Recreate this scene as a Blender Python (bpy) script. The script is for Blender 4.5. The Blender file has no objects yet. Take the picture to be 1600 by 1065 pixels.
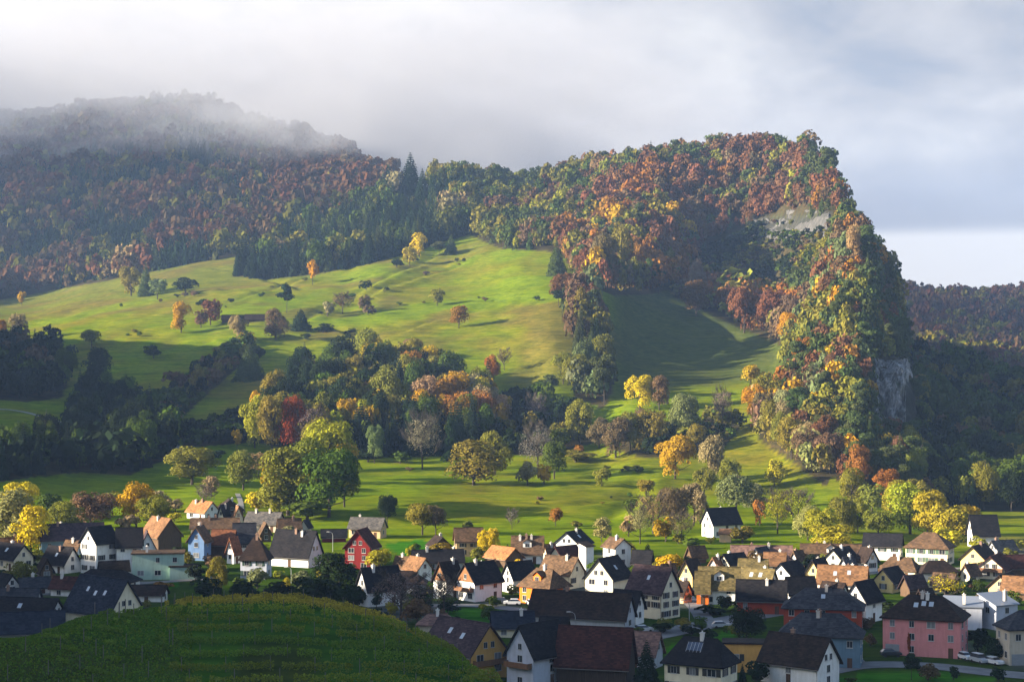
import bpy, math, random
import numpy as np
from mathutils import Vector, Matrix
R = math.radians
sc = bpy.context.scene
COL = sc.collection
rng = np.random.default_rng(7)
random.seed(7)

# ------------------------------------------------------------------ camera
CAM_Z, F, CX, HY = 66.0, 3000.0, 800.0, 532.5      # focal length / principal point in photo pixels
cam = bpy.data.cameras.new('camera'); cam_ob = bpy.data.objects.new('camera', cam); COL.objects.link(cam_ob)
cam_ob.location = (0, 0, CAM_Z); cam_ob.rotation_euler = (R(90), 0, 0)
cam.sensor_width = 36.0; cam.lens = 36.0 * F / 1600.0; cam.clip_start = 1.0; cam.clip_end = 60000.0
sc.camera = cam_ob

# ------------------------------------------------------------------ light
SUN_EL, SUN_AZ = 17.0, 10.0                            # SUN_AZ: degrees behind the picture plane, on the left
sdir = Vector((-math.cos(R(SUN_EL)) * math.cos(R(SUN_AZ)), math.cos(R(SUN_EL)) * math.sin(R(SUN_AZ)) * -1.0, math.sin(R(SUN_EL))))
sun = bpy.data.lights.new('sun', 'SUN'); sun.energy = 5.0; sun.angle = R(0.55); sun.color = (1.0, 0.86, 0.66)
sun_ob = bpy.data.objects.new('sun', sun); COL.objects.link(sun_ob)
sun_ob.rotation_euler = sdir.to_track_quat('Z', 'Y').to_euler(); sun_ob.location = (-500, 0, 800)

vs = sc.view_settings; vs.view_transform = 'Standard'; vs.look = 'None'; vs.gamma = 1.0; vs.use_curve_mapping = False
vs.exposure = 2.12
cy = sc.cycles
cy.use_denoising = True; cy.max_bounces = 4; cy.diffuse_bounces = 2; cy.glossy_bounces = 2; cy.transmission_bounces = 2
cy.transparent_max_bounces = 8; cy.volume_bounces = 2; cy.caustics_reflective = False; cy.caustics_refractive = False
cy.sample_clamp_indirect = 4.0

class NT:
    """tiny node-tree helper"""
    def __init__(s, nt):
        s.nt = nt; nt.nodes.clear()
    def n(s, typ, **kw):
        nd = s.nt.nodes.new('ShaderNode' + typ)
        for k, v in kw.items():
            if k.startswith('i_'):
                nd.inputs[k[2:].replace('_', ' ')].default_value = v
            elif k.startswith('p_'): nd.inputs[int(k[2:])].default_value = v
            else: setattr(nd, k, v)
        return nd
    def l(s, a, b): s.nt.links.new(a, b)
    def math(s, op, a, b=None, clamp=False):
        nd = s.n('Math', operation=op, use_clamp=clamp)
        for i, v in enumerate((a, b)):
            if v is None: continue
            if hasattr(v, 'is_output'): s.l(v, nd.inputs[i])
            else: nd.inputs[i].default_value = v
        return nd.outputs[0]
    def mix(s, fac, a, b, blend='MIX'):
        nd = s.n('Mix', data_type='RGBA', blend_type=blend)
        for q, v in ((0, fac), (6, a), (7, b)):
            sock = nd.inputs[q]
            if hasattr(v, 'is_output'): s.l(v, sock)
            elif isinstance(v, (int, float)): sock.default_value = v if q == 0 else (v, v, v, 1)
            else: sock.default_value = (*v, 1) if len(v) == 3 else v
        return nd.outputs[2]
    def noise(s, vec, scale, detail=4, rough=.55, dist=0.0):
        nd = s.n('TexNoise'); nd.inputs['Scale'].default_value = scale; nd.inputs['Detail'].default_value = detail
        nd.inputs['Roughness'].default_value = rough; nd.inputs['Distortion'].default_value = dist
        if vec is not None: s.l(vec, nd.inputs['Vector'])
        return nd.outputs['Fac']
    def mapv(s, vec, scale=(1, 1, 1), loc=(0, 0, 0), rot=(0, 0, 0)):
        nd = s.n('Mapping'); nd.inputs['Scale'].default_value = scale; nd.inputs['Location'].default_value = loc
        nd.inputs['Rotation'].default_value = rot; s.l(vec, nd.inputs['Vector']); return nd.outputs[0]
    def ramp(s, fac, stops):
        nd = s.n('ValToRGB'); e = nd.color_ramp.elements
        while len(e) < len(stops): e.new(0.5)
        for el, (p, c) in zip(e, stops):
            el.position = p; el.color = (*c, 1) if len(c) == 3 else c
        s.l(fac, nd.inputs[0]); return nd.outputs[0]
    def rng(s, v, a, b, c=0.0, d=1.0, smooth=False):
        nd = s.n('MapRange', interpolation_type='SMOOTHSTEP' if smooth else 'LINEAR')
        for k, x in zip((1, 2, 3, 4), (a, b, c, d)): nd.inputs[k].default_value = x
        s.l(v, nd.inputs[0]); return nd.outputs[0]

# ------------------------------------------------------------------ sky
world = bpy.data.worlds.new('World'); sc.world = world; world.use_nodes = True
w = NT(world.node_tree)
sky = w.n('TexSky', sky_type='NISHITA', sun_disc=False, sun_elevation=R(SUN_EL), sun_rotation=math.atan2(sdir.x, sdir.y))
bg1 = w.n('Background'); bg1.inputs[1].default_value = 0.075; w.l(sky.outputs[0], bg1.inputs[0])
tc = w.n('TexCoord'); sep = w.n('SeparateXYZ'); w.l(tc.outputs['Generated'], sep.inputs[0])
vec = tc.outputs['Generated']
n1 = w.noise(w.mapv(vec, (3.4, 3.4, 6.2), (0.35, 0.2, 1.15)), 1.7, 7, .5, .35)
n2 = w.noise(w.mapv(vec, (7, 7, 13), (3.1, 1.7, .2)), 1.6, 6, .55, .3)
dens = w.math('ADD', w.math('MULTIPLY', n1, .52), w.math('MULTIPLY', n2, .48))
# lighter towards the sun side (left), greyer to the right
side = w.rng(sep.outputs[0], -.3, .3, .06, -.02)
dens = w.math('ADD', dens, side)
ccol = w.ramp(dens, [(.38, (.56, .61, .70)), (.45, (.735, .745, .785)), (.52, (.90, .895, .91)), (.60, (1.16, 1.13, 1.09))])
# bright clear gap low over the far right-hand hill
gap = w.math('MULTIPLY', w.rng(sep.outputs[2], .061, .052, 0, 1, True), w.rng(sep.outputs[0], .1, .2, 0, 1, True))
ccol = w.mix(w.math('MULTIPLY', gap, .9), ccol, (1.28, 1.24, 1.2))
under = w.math('MULTIPLY', w.math('MULTIPLY', w.rng(sep.outputs[2], .052, .062, 0, 1, True), w.rng(sep.outputs[2], .105, .066, 0, 1, True)), w.rng(sep.outputs[0], .05, .2, 0, 1, True))
ccol = w.mix(w.math('MULTIPLY', under, .75), ccol, (.64, .65, .70))
bg2 = w.n('Background'); bg2.inputs[1].default_value = 0.182; w.l(ccol, bg2.inputs[0])
# the cloud deck thins out overhead
cover = w.rng(sep.outputs[2], .19, .40, 1.0, .0, True)
ms = w.n('MixShader'); w.l(cover, ms.inputs[0]); w.l(bg1.outputs[0], ms.inputs[1]); w.l(bg2.outputs[0], ms.inputs[2])
wo = w.n('OutputWorld'); w.l(ms.outputs[0], wo.inputs[0])

# ------------------------------------------------------------------ helpers
def link(o, parent=None):
    COL.objects.link(o)
    if parent is not None: o.parent = parent
    return o
def tag(o, label=None, cat=None, group=None, kind=None):
    if label: o['label'] = label
    if cat: o['category'] = cat
    if group: o['group'] = group
    if kind: o['kind'] = kind
    return o
def empty(name, loc=(0, 0, 0), rz=0.0):
    o = bpy.data.objects.new(name, None); o.location = loc; o.rotation_euler = (0, 0, rz); o.empty_display_size = .5
    return link(o)
def mesh_np(name, verts, faces, mats=(), fmat=None, attrs=None, smooth=False):
    """verts (N,3), faces (M,k) or list of such arrays"""
    me = bpy.data.meshes.new(name)
    verts = np.asarray(verts, np.float32)
    fl = faces if isinstance(faces, list) else [faces]
    fl = [np.asarray(f, np.int32) for f in fl if len(f)]
    tot = np.concatenate([np.full(len(f), f.shape[1], np.int32) for f in fl])
    loops = np.concatenate([f.ravel() for f in fl])
    me.vertices.add(len(verts)); me.vertices.foreach_set('co', verts.ravel())
    me.loops.add(len(loops)); me.loops.foreach_set('vertex_index', loops)
    me.polygons.add(len(tot))
    st = np.zeros(len(tot), np.int32); st[1:] = np.cumsum(tot)[:-1]
    me.polygons.foreach_set('loop_start', st); me.polygons.foreach_set('loop_total', tot)
    for m in mats: me.materials.append(m)
    if fmat is not None: me.polygons.foreach_set('material_index', np.asarray(fmat, np.int32))
    for k, (typ, dat) in (attrs or {}).items():
        a = me.attributes.new(k, typ, 'POINT')
        a.data.foreach_set('color' if typ == 'FLOAT_COLOR' else 'value', np.asarray(dat, np.float32).ravel())
    me.update(calc_edges=True)
    me.polygons.foreach_set('use_smooth', np.full(len(tot), bool(smooth)))
    return me
class MB:
    """collects boxes / tubes / polygons of one mesh"""
    def __init__(s): s.v = []; s.f = []; s.m = []
    def poly(s, pts, m=0):
        b = len(s.v); s.v += [tuple(p) for p in pts]; s.f.append(tuple(range(b, b + len(pts)))); s.m.append(m)
    def hexa(s, p, m=0):       # 8 points: bottom 4 ccw, top 4 ccw
        b = len(s.v); s.v += [tuple(q) for q in p]
        for q in ((3, 2, 1, 0), (4, 5, 6, 7), (0, 1, 5, 4), (1, 2, 6, 5), (2, 3, 7, 6), (3, 0, 4, 7)):
            s.f.append(tuple(b + i for i in q)); s.m.append(m)
    def box(s, x0, x1, y0, y1, z0, z1, m=0):
        s.hexa([(x0, y0, z0), (x1, y0, z0), (x1, y1, z0), (x0, y1, z0), (x0, y0, z1), (x1, y0, z1), (x1, y1, z1), (x0, y1, z1)], m)
    def tube(s, pts, rad, n=6, m=0):
        pts = [Vector(p) for p in pts]; b0 = None
        for i, p in enumerate(pts):
            d = (pts[min(i + 1, len(pts) - 1)] - pts[max(i - 1, 0)]).normalized()
            u = d.orthogonal().normalized() if abs(d.z) < .99 else Vector((1, 0, 0)); v = d.cross(u); u = v.cross(d)
            r = rad[i] if isinstance(rad, (list, tuple)) else rad
            b = len(s.v)
            for k in range(n):
                a = 2 * math.pi * k / n; s.v.append(tuple(p + u * math.cos(a) * r + v * math.sin(a) * r))
            if b0 is not None:
                for k in range(n):
                    s.f.append((b0 + k, b0 + (k + 1) % n, b + (k + 1) % n, b + k)); s.m.append(m)
            b0 = b
        s.f.append(tuple(range(b0, b0 + n))); s.m.append(m)
    def mesh(s, name, mats):
        me = bpy.data.meshes.new(name); me.from_pydata(s.v, [], s.f); me.update()
        for q in (mats if isinstance(mats, (list, tuple)) else [mats]): me.materials.append(q)
        if any(s.m): me.polygons.foreach_set('material_index', s.m)
        return me
    def build(s, name, mats, parent=None, color=None):
        o = bpy.data.objects.new(name, s.mesh(name, mats))
        if color is not None: o.color = (*color, 1)
        return link(o, parent)
def inst(name, me, parent=None, loc=(0, 0, 0), rz=0.0, scale=(1, 1, 1), color=None):
    o = bpy.data.objects.new(name, me); o.location = loc; o.rotation_euler = (0, 0, rz); o.scale = scale
    if color is not None: o.color = (*color, 1)
    return link(o, parent)

# ------------------------------------------------------------------ materials
def new_mat(name):
    m = bpy.data.materials.new(name); m.use_nodes = True; return m, NT(m.node_tree)
def obj_mat(name, rough=.85, spec=.25, kind='plaster'):
    """material tinted by the object's own colour"""
    m, t = new_mat(name)
    oi = t.n('ObjectInfo'); tc = t.n('TexCoord'); p = t.n('BsdfPrincipled'); out = t.n('OutputMaterial')
    p.inputs['Roughness'].default_value = rough; p.inputs['Specular IOR Level'].default_value = spec
    base = oi.outputs['Color']; ob = tc.outputs['Object']
    if kind == 'plaster':
        a = t.noise(ob, .45, 5, .6); b = t.noise(t.mapv(ob, (1.5, 1.5, .25)), 1.2, 4, .6)
        f = t.math('ADD', t.math('MULTIPLY', a, .35), t.math('MULTIPLY', b, .35))
        c = t.mix(1.0, base, t.ramp(f, [(.18, (.62, .60, .56)), (.33, (.88, .87, .85)), (.46, (1, 1, 1))]), 'MULTIPLY')
    elif kind == 'tile':
        sp = t.n('SeparateXYZ'); t.l(ob, sp.inputs[0])
        row = t.math('FRACT', t.math('MULTIPLY', sp.outputs[2], 3.1))
        rowi = t.math('FLOOR', t.math('MULTIPLY', sp.outputs[2], 3.1))
        cv = t.n('CombineXYZ'); t.l(t.math('MULTIPLY', sp.outputs[0], 1.6), cv.inputs[0]); t.l(t.math('MULTIPLY', sp.outputs[1], 1.6), cv.inputs[1]); t.l(rowi, cv.inputs[2])
        wn = t.n('TexWhiteNoise', noise_dimensions='3D')
        sn = t.n('VectorMath', operation='FLOOR'); t.l(cv.outputs[0], sn.inputs[0]); t.l(sn.outputs[0], wn.inputs['Vector'])
        a = t.noise(ob, .35, 5, .65)
        k = t.math('ADD', t.math('MULTIPLY', wn.outputs[0], .38), t.math('MULTIPLY', a, .95))
        k = t.math('SUBTRACT', k, t.math('MULTIPLY', t.math('GREATER_THAN', row, .82), .22))
        c = t.mix(1.0, base, t.ramp(k, [(.25, (.42, .42, .43)), (.6, (.95, .95, .95)), (.95, (1.75, 1.62, 1.45))]), 'MULTIPLY')
        bp = t.n('Bump'); bp.inputs['Strength'].default_value = .5; bp.inputs['Distance'].default_value = .08
        t.l(row, bp.inputs['Height']); t.l(bp.outputs[0], p.inputs['Normal'])
    elif kind == 'wood':
        sp = t.n('SeparateXYZ'); t.l(ob, sp.inputs[0])
        s = t.math('ADD', sp.outputs[0], sp.outputs[1])
        pl = t.math('FRACT', t.math('MULTIPLY', s, 3.0))
        a = t.noise(t.mapv(ob, (3, 3, .3)), 2, 4, .6)
        k = t.math('SUBTRACT', a, t.math('MULTIPLY', t.math('GREATER_THAN', pl, .85), .25))
        c = t.mix(1.0, base, t.ramp(k, [(.15, (.5, .48, .46)), (.7, (1.25, 1.2, 1.15))]), 'MULTIPLY')
    else:
        a = t.noise(ob, 3, 3, .5)
        c = t.mix(1.0, base, t.ramp(a, [(.2, (.85, .85, .85)), (.8, (1.1, 1.1, 1.1))]), 'MULTIPLY')
    t.l(c, p.inputs['Base Color']); t.l(p.outputs[0], out.inputs[0]); return m
M_WALL = obj_mat('plaster_wall', .9, .2, 'plaster')
M_ROOF = obj_mat('roof_tile', .9, .08, 'tile')
M_WOOD = obj_mat('wood_boards', .85, .2, 'wood')
M_PAINT = obj_mat('painted_metal', .45, .5, 'plain')
M_CAR = obj_mat('car_paint', .25, .6, 'plain')
def flat_mat(name, col, rough=.6, spec=.4, metal=0.0):
    m, t = new_mat(name); p = t.n('BsdfPrincipled'); out = t.n('OutputMaterial'); tc = t.n('TexCoord')
    a = t.noise(tc.outputs['Object'], 2.5, 3, .6)
    t.l(t.mix(1.0, col, t.ramp(a, [(.2, (.8, .8, .8)), (.8, (1.15, 1.15, 1.15))]), 'MULTIPLY'), p.inputs['Base Color'])
    p.inputs['Roughness'].default_value = rough; p.inputs['Specular IOR Level'].default_value = spec; p.inputs['Metallic'].default_value = metal
    t.l(p.outputs[0], out.inputs[0]); return m
M_FRAME = flat_mat('window_frame_paint', (.42, .41, .39), .6)
M_GLASS = flat_mat('window_glass', (.018, .022, .03), .12, .6)
M_RUBBER = flat_mat('tyre_rubber', (.02, .02, .02), .8, .2)
M_STEEL = flat_mat('galvanised_steel', (.35, .36, .37), .45, .5, .6)
M_POST = flat_mat('weathered_post', (.10, .094, .085), .85, .2)
M_CHIM = obj_mat('chimney_render', .9, .2, 'plaster')
M_ASPHALT, t = new_mat('asphalt')
tcn = t.n('TexCoord'); p = t.n('BsdfPrincipled'); o_ = t.n('OutputMaterial'); p.inputs['Roughness'].default_value = .9
a = t.noise(tcn.outputs['Object'], .25, 5, .65)
t.l(t.ramp(a, [(.3, (.075, .077, .083)), (.55, (.125, .125, .13)), (.75, (.17, .168, .165))]), p.inputs['Base Color']); t.l(p.outputs[0], o_.inputs[0])
M_GRAVEL, t = new_mat('gravel_lane')
tcn = t.n('TexCoord'); p = t.n('BsdfPrincipled'); o_ = t.n('OutputMaterial'); p.inputs['Roughness'].default_value = .95
a = t.noise(tcn.outputs['Object'], .4, 5, .65)
t.l(t.ramp(a, [(.3, (.11, .105, .09)), (.7, (.22, .21, .185))]), p.inputs['Base Color']); t.l(p.outputs[0], o_.inputs[0])

def leaf_mat(name, src):
    m, t = new_mat(name); out = t.n('OutputMaterial')
    if src == 'obj': base = t.n('ObjectInfo').outputs['Color']
    else:
        at = t.n('Attribute', attribute_name='tint'); base = at.outputs['Color']
    va = t.n('Attribute', attribute_name='var')
    k = t.rng(va.outputs['Fac'], 0, 1, .74, 1.28)
    cc = t.n('CombineColor')
    for i in range(3): t.l(k, cc.inputs[i])
    c = t.mix(1.0, base, cc.outputs[0], 'MULTIPLY')
    d = t.n('BsdfDiffuse'); tr = t.n('BsdfTranslucent'); mx = t.n('MixShader'); mx.inputs[0].default_value = .22
    t.l(c, d.inputs[0]); t.l(c, tr.inputs[0]); t.l(d.outputs[0], mx.inputs[1]); t.l(tr.outputs[0], mx.inputs[2])
    t.l(mx.outputs[0], out.inputs[0]); return m
M_LEAF = leaf_mat('leaves', 'obj'); M_LEAFT = leaf_mat('forest_leaves', 'attr')
M_BARK = flat_mat('bark', (.06, .05, .04), .95, .1)
# ------------------------------------------------------------------ terrain
def P(Y, py): return (Y, CAM_Z - (py - HY) * Y / F)
FRONT = [(30, 40), (150, 22), (215, 20), (260, 8), (320, 1), (340, 0), (420, 0), (550, 0)]
def vine(ycrest, pycrest, zb=24.5):
    return [(30, 40), (150, 33), (205, zb), P(ycrest, pycrest), (ycrest + 14, P(ycrest, pycrest)[1] - 3.0), (ycrest + 45, 12), (340, 2.5), (420, .6), (550, 0)]
PROF = {
 -2600: [(30, 40), (150, 40), (400, 60), (900, 60), (2000, 120), (3200, 380), (7000, 200)],
 -300: [(30, 40), (150, 31), (215, 27), (250, 24), (330, 6), (420, 1), (550, 0), (640, 1), (750, 9), (900, 22), (1000, 32), (1200, 55), (1300, 66), (1600, 85), (1900, 104), (1960, 112), (3000, 400), (3200, 420), (3600, 380), (7000, 200)],
 0: vine(225, 1001, 26.0) + [(640, .4), P(760, 745), P(1000, 640), P(1200, 565), P(1290, 537), P(1600, 500), P(1900, 476), P(1960, 470), P(2500, 300), P(3000, 222), P(3200, 198), (3600, 430), (7000, 250)],
 150: vine(240, 964) + [(640, .5), P(800, 745), P(1000, 655), P(1150, 590), P(1280, 532), P(1600, 478), P(1850, 450), P(1950, 440), P(2500, 300), P(3000, 206), P(3150, 182), (3600, 440), (7000, 250)],
 300: vine(250, 944) + [(640, .5), P(700, 800), P(830, 735), P(1000, 655), P(1150, 585), P(1300, 520), P(1600, 460), P(1850, 420), P(1900, 414), P(2500, 280), P(2950, 182), P(3100, 172), (3500, 440), (7000, 250)],
 420: vine(250, 940) + [(640, .5), P(760, 775), P(860, 730), P(930, 705), P(1000, 662), P(1150, 575), P(1300, 510), P(1550, 455), P(1780, 427), P(2000, 370), P(2400, 300), P(2800, 222), P(2950, 208), (3400, 390), (7000, 250)],
 540: vine(250, 955) + [(640, .5), P(760, 778), P(900, 724), P(960, 690), P(1050, 620), P(1150, 578), P(1300, 510), P(1550, 445), P(1750, 412), P(2000, 350), P(2150, 325), P(2300, 300), P(2600, 250), P(2700, 243), (3000, 325), (3400, 320), (4600, 420), (5200, 560), (7000, 300)],
 600: vine(246, 974) + [(640, .5), P(760, 780), P(900, 724), P(960, 690), P(1060, 608), P(1150, 570), P(1300, 505), P(1550, 435), P(1720, 403), P(1950, 340), P(2100, 312), P(2300, 295), P(2450, 290), (2700, 240), (3400, 200), (4600, 440), (5200, 575), (7000, 300)],
 700: vine(236, 1020, 22.5) + [(640, .5), P(760, 780), P(900, 724), P(970, 690), P(1080, 608), P(1300, 500), P(1500, 445), P(1700, 400), P(1900, 342), P(2080, 290), P(2200, 292), (2500, 180), (3400, 170), (4600, 430), (5200, 560), (7000, 300)],
 770: [(30, 40), (150, 32), (205, 23.5), P(218, 1062), (235, 22), (270, 12), (330, 2), (420, .3), (550, 0), (640, .5), P(760, 780), P(900, 724), P(970, 690), P(1070, 615), P(1250, 515), P(1450, 447), P(1650, 392), P(1850, 350), P(2060, 296), P(2160, 297), (2500, 170), (3400, 170), (7000, 300)],
 820: FRONT + [(640, .5), P(760, 780), P(900, 724), P(970, 690), P(1060, 625), P(1200, 530), P(1400, 450), P(1650, 384), P(1800, 355), P(2050, 305), P(2150, 304), (2500, 170), (3400, 170), (7000, 300)],
 870: FRONT + [(640, .5), P(760, 780), P(900, 722), P(970, 685), P(1060, 612), P(1180, 528), P(1350, 460), P(1600, 393), P(1800, 345), P(2020, 292), P(2120, 290), (2500, 150), (3400, 170), (4600, 400), (5200, 520), (7000, 100)],
 930: FRONT + [(640, .5), P(760, 782), P(900, 722), P(980, 680), P(1060, 618), P(1170, 538), P(1350, 455), P(1500, 430), P(1620, 384), P(1780, 330), P(1990, 276), P(2080, 277), (2500, 150), (7000, 100)],
 1000: FRONT + [(640, .5), P(760, 783), P(880, 722), P(970, 665), P(1070, 610), P(1250, 535), P(1440, 470), P(1500, 452), P(1600, 388), P(1720, 344), P(1950, 264), (2050, 238), (2500, 120), (7000, 100)],
 1100: FRONT + [(640, .5), P(780, 775), P(880, 725), P(960, 670), P(1080, 605), P(1270, 548), P(1460, 490), P(1580, 462), P(1700, 395), P(1920, 252), (2010, 238), (2500, 100), (7000, 60)],
 1200: FRONT + [(640, .5), P(760, 787), P(850, 735), P(960, 655), P(1060, 600), P(1240, 545), P(1420, 502), P(1530, 475), P(1650, 400), P(1705, 345), P(1880, 245), (1990, 238), (2400, 80), (3500, 120), (7000, 60)],
 1260: FRONT + [(640, .5), P(760, 790), P(860, 705), P(960, 612), P(1110, 535), P(1310, 475), P(1490, 398), P(1580, 342), P(1830, 249), (1930, 232), (2300, 60), (3500, 148), (7000, 60)],
 1290: FRONT + [(640, .5), P(760, 787), P(840, 725), P(950, 602), P(1100, 500), P(1300, 410), P(1450, 345), P(1700, 280), (1850, 202), (2200, 50), (3500, 148), (7000, 60)],
 1320: FRONT + [(640, .5), P(750, 792), P(830, 733), P(940, 602), P(1080, 480), P(1250, 390), P(1380, 352), P(1550, 326), (1650, 160), (2000, 40), (3500, 148), (7000, 60)],
 1350: FRONT + [(640, .3), P(750, 797), P(830, 738), P(930, 612), P(1090, 470), P(1240, 400), P(1320, 378), (1450, 112), (1900, 20), (3500, 148), (7000, 60)],
 1380: FRONT + [(640, .2), P(750, 801), P(850, 738), P(955, 690), P(985, 596), P(1240, 486), P(1420, 412), (1520, 105), (1700, 40), (2600, 55), (3500, 148), (7000, 60)],
 1402: FRONT + [(640, 0), P(750, 802), P(860, 738), P(960, 692), P(985, 582), P(1260, 525), P(1520, 452), (1600, 80), (1750, 20), (2600, 55), (3500, 148), (7000, 60)],
 1425: FRONT + [(640, -.5), P(760, 801), P(870, 738), P(962, 694), P(982, 608), P(1150, 590), P(1450, 578), (1560, 36), (1700, 5), (2600, 55), (3500, 148), (7000, 60)],
 1447: FRONT + [(640, -1), P(770, 801), P(900, 742), P(1000, 700), P(1200, 640), P(1450, 572), (1550, 42), (1900, 30), P(2600, 540), P(3500, 470), (3700, 140), (7000, 80)],
 1500: FRONT + [(640, -1), P(780, 801), P(1000, 722), P(1200, 652), P(1480, 585), (1600, 33), (1900, 25), P(2600, 542), P(3500, 471), (3700, 140), (7000, 80)],
 1600: FRONT + [(640, -1), P(780, 806), P(1000, 727), P(1200, 667), P(1480, 614), (1600, 20), (1900, 18), P(2600, 552), P(3500, 464), (3700, 150), (7000, 80)],
 1850: FRONT + [(640, -1), P(780, 806), P(1000, 727), P(1200, 667), P(1480, 620), (1600, 20), (1900, 18), P(2600, 552), P(3500, 445), (3700, 160), (7000, 80)],
 3600: [(30, 38), (150, 20), (340, 0), (640, -1), (1000, 5), (1500, 20), (2600, 60), (3500, 160), (7000, 80)],
}
def pchip(x, y, xq):
    x = np.asarray(x, float); y = np.asarray(y, float); h = np.diff(x); d = np.diff(y, axis=0) / (h if y.ndim == 1 else h[:, None])
    m = np.zeros_like(y); hh = h if y.ndim == 1 else h[:, None]
    w1 = 2 * hh[1:] + hh[:-1]; w2 = hh[1:] + 2 * hh[:-1]
    with np.errstate(divide='ignore', invalid='ignore'):
        mm = (w1 + w2) / (w1 / d[:-1] + w2 / d[1:])
    m[1:-1] = np.where(d[:-1] * d[1:] > 0, mm, 0); m[0] = d[0]; m[-1] = d[-1]
    i = np.clip(np.searchsorted(x, xq) - 1, 0, len(x) - 2); t = (xq - x[i]) / h[i]; hi = h[i]
    if y.ndim > 1: t = t[:, None]; hi = hi[:, None]
    t = np.clip(t, 0, 1)
    return ((1 + 2 * t) * (1 - t) ** 2 * y[i] + t * (1 - t) ** 2 * hi * m[i] + t * t * (3 - 2 * t) * y[i + 1] + t * t * (t - 1) * hi * m[i + 1])
def vnoise(x, y, seed=0):
    xi = np.floor(x).astype(np.int64); yi = np.floor(y).astype(np.int64); fx = x - xi; fy = y - yi
    fx = fx * fx * (3 - 2 * fx); fy = fy * fy * (3 - 2 * fy)
    def h(a, b):
        n = (a * 374761393 + b * 668265263 + seed * 982451653) & 0xffffffff
        n = ((n ^ (n >> 13)) * 1274126177) & 0xffffffff
        return ((n ^ (n >> 16)) & 0xffff) / 65535.0
    return (h(xi, yi) * (1 - fx) + h(xi + 1, yi) * fx) * (1 - fy) + (h(xi, yi + 1) * (1 - fx) + h(xi + 1, yi + 1) * fx) * fy
def fbm(x, y, seed=0, o=4):
    s = 0; a = .5
    for k in range(o): s = s + a * (vnoise(x * 2 ** k, y * 2 ** k, seed + k) - .5); a *= .5
    return s
GPX = np.unique(np.concatenate([np.linspace(-9000, -2700, 60), np.linspace(-2600, -300, 47), np.arange(-300, 1281, 6), np.arange(1280, 1480, 2.5), np.arange(1480, 1640, 6), np.arange(1640, 1901, 20), np.linspace(1900, 3600, 40)]))
GY = np.unique(np.concatenate([np.linspace(30, 200, 12), np.arange(200, 350, 3), np.arange(350, 700, 6), np.arange(700, 1300, 5), np.arange(1300, 2100, 8), np.arange(2100, 3700, 24), np.linspace(3700, 7000, 34)]))
_k = sorted(PROF)
_c = np.array([pchip([a for a, _ in PROF[k]], [b for _, b in PROF[k]], GY) for k in _k])
GZ = pchip(np.array(_k, float), _c, GPX)
_X = (GPX[:, None] - CX) / F * GY[None, :]; _Y = np.broadcast_to(GY[None, :], _X.shape)
def gate(v, a, b): t = np.clip((v - a) / (b - a), 0, 1); return t * t * (3 - 2 * t)
_off = gate(GPX, -60, -200)[:, None]
def ridge(x0, y0, sx, sy0, sy1, h):
    dy = np.where(_Y < y0, (_Y - y0) / sy0, (_Y - y0) / sy1)
    return h * np.exp(-((_X - x0) / sx) ** 2 - dy ** 2)
# unseen hills added beyond the left edge of the view, shaped so their shade lies over the front of the village and the left valley
_shade_hill = np.interp(_Y, [-200, 300, 380, 389, 401, 430, 455, 491, 540, 600, 628, 700, 765, 835, 900, 1000, 1090, 1140, 1200, 1257, 1350, 1600], [192, 192, 160, 153, 135, 118, 112, 104, 86, 62, 62, 92, 98, 104, 122, 138, 148, 152, 140, 116, 90, 60])
GZ = np.where(_off > 0, np.maximum(GZ, _off * _shade_hill * np.exp(-((_X + 450) / 120) ** 2)), GZ)
# gullies, terracettes and rough ground
hillm = gate(_Y, 950, 1250) * (1 - gate(_Y, 3000, 3600))
GZ = GZ + hillm * (9.0 * fbm(_X / 120, _Y / 150, 3) + 2.4 * fbm(_X / 30, _Y / 38, 9, 3))
GZ = GZ + gate(_Y, 640, 760) * (1 - gate(_Y, 950, 1250)) * 3.0 * fbm(_X / 45, _Y / 34, 5, 4)
mead = gate(_Y, 1040, 1150) * (1 - gate(_Y, 1700, 1800)) * gate(-GPX, -960, -900)[:, None]
ph = GZ / 2.6 + 2.2 * fbm(_X / 60, _Y / 60, 21, 3)
GZ = GZ + mead * .7 * np.sin(2 * np.pi * ph) * gate(vnoise(_X / 55, _Y / 70, 31), .35, .75)
GZ = GZ + mead * 2.4 * fbm(_X / 16, _Y / 20, 14, 2)
farm = gate(_Y, 1900, 2300); GZ = GZ + farm * 26 * fbm(_X / 260, _Y / 260, 41, 3)
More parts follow.
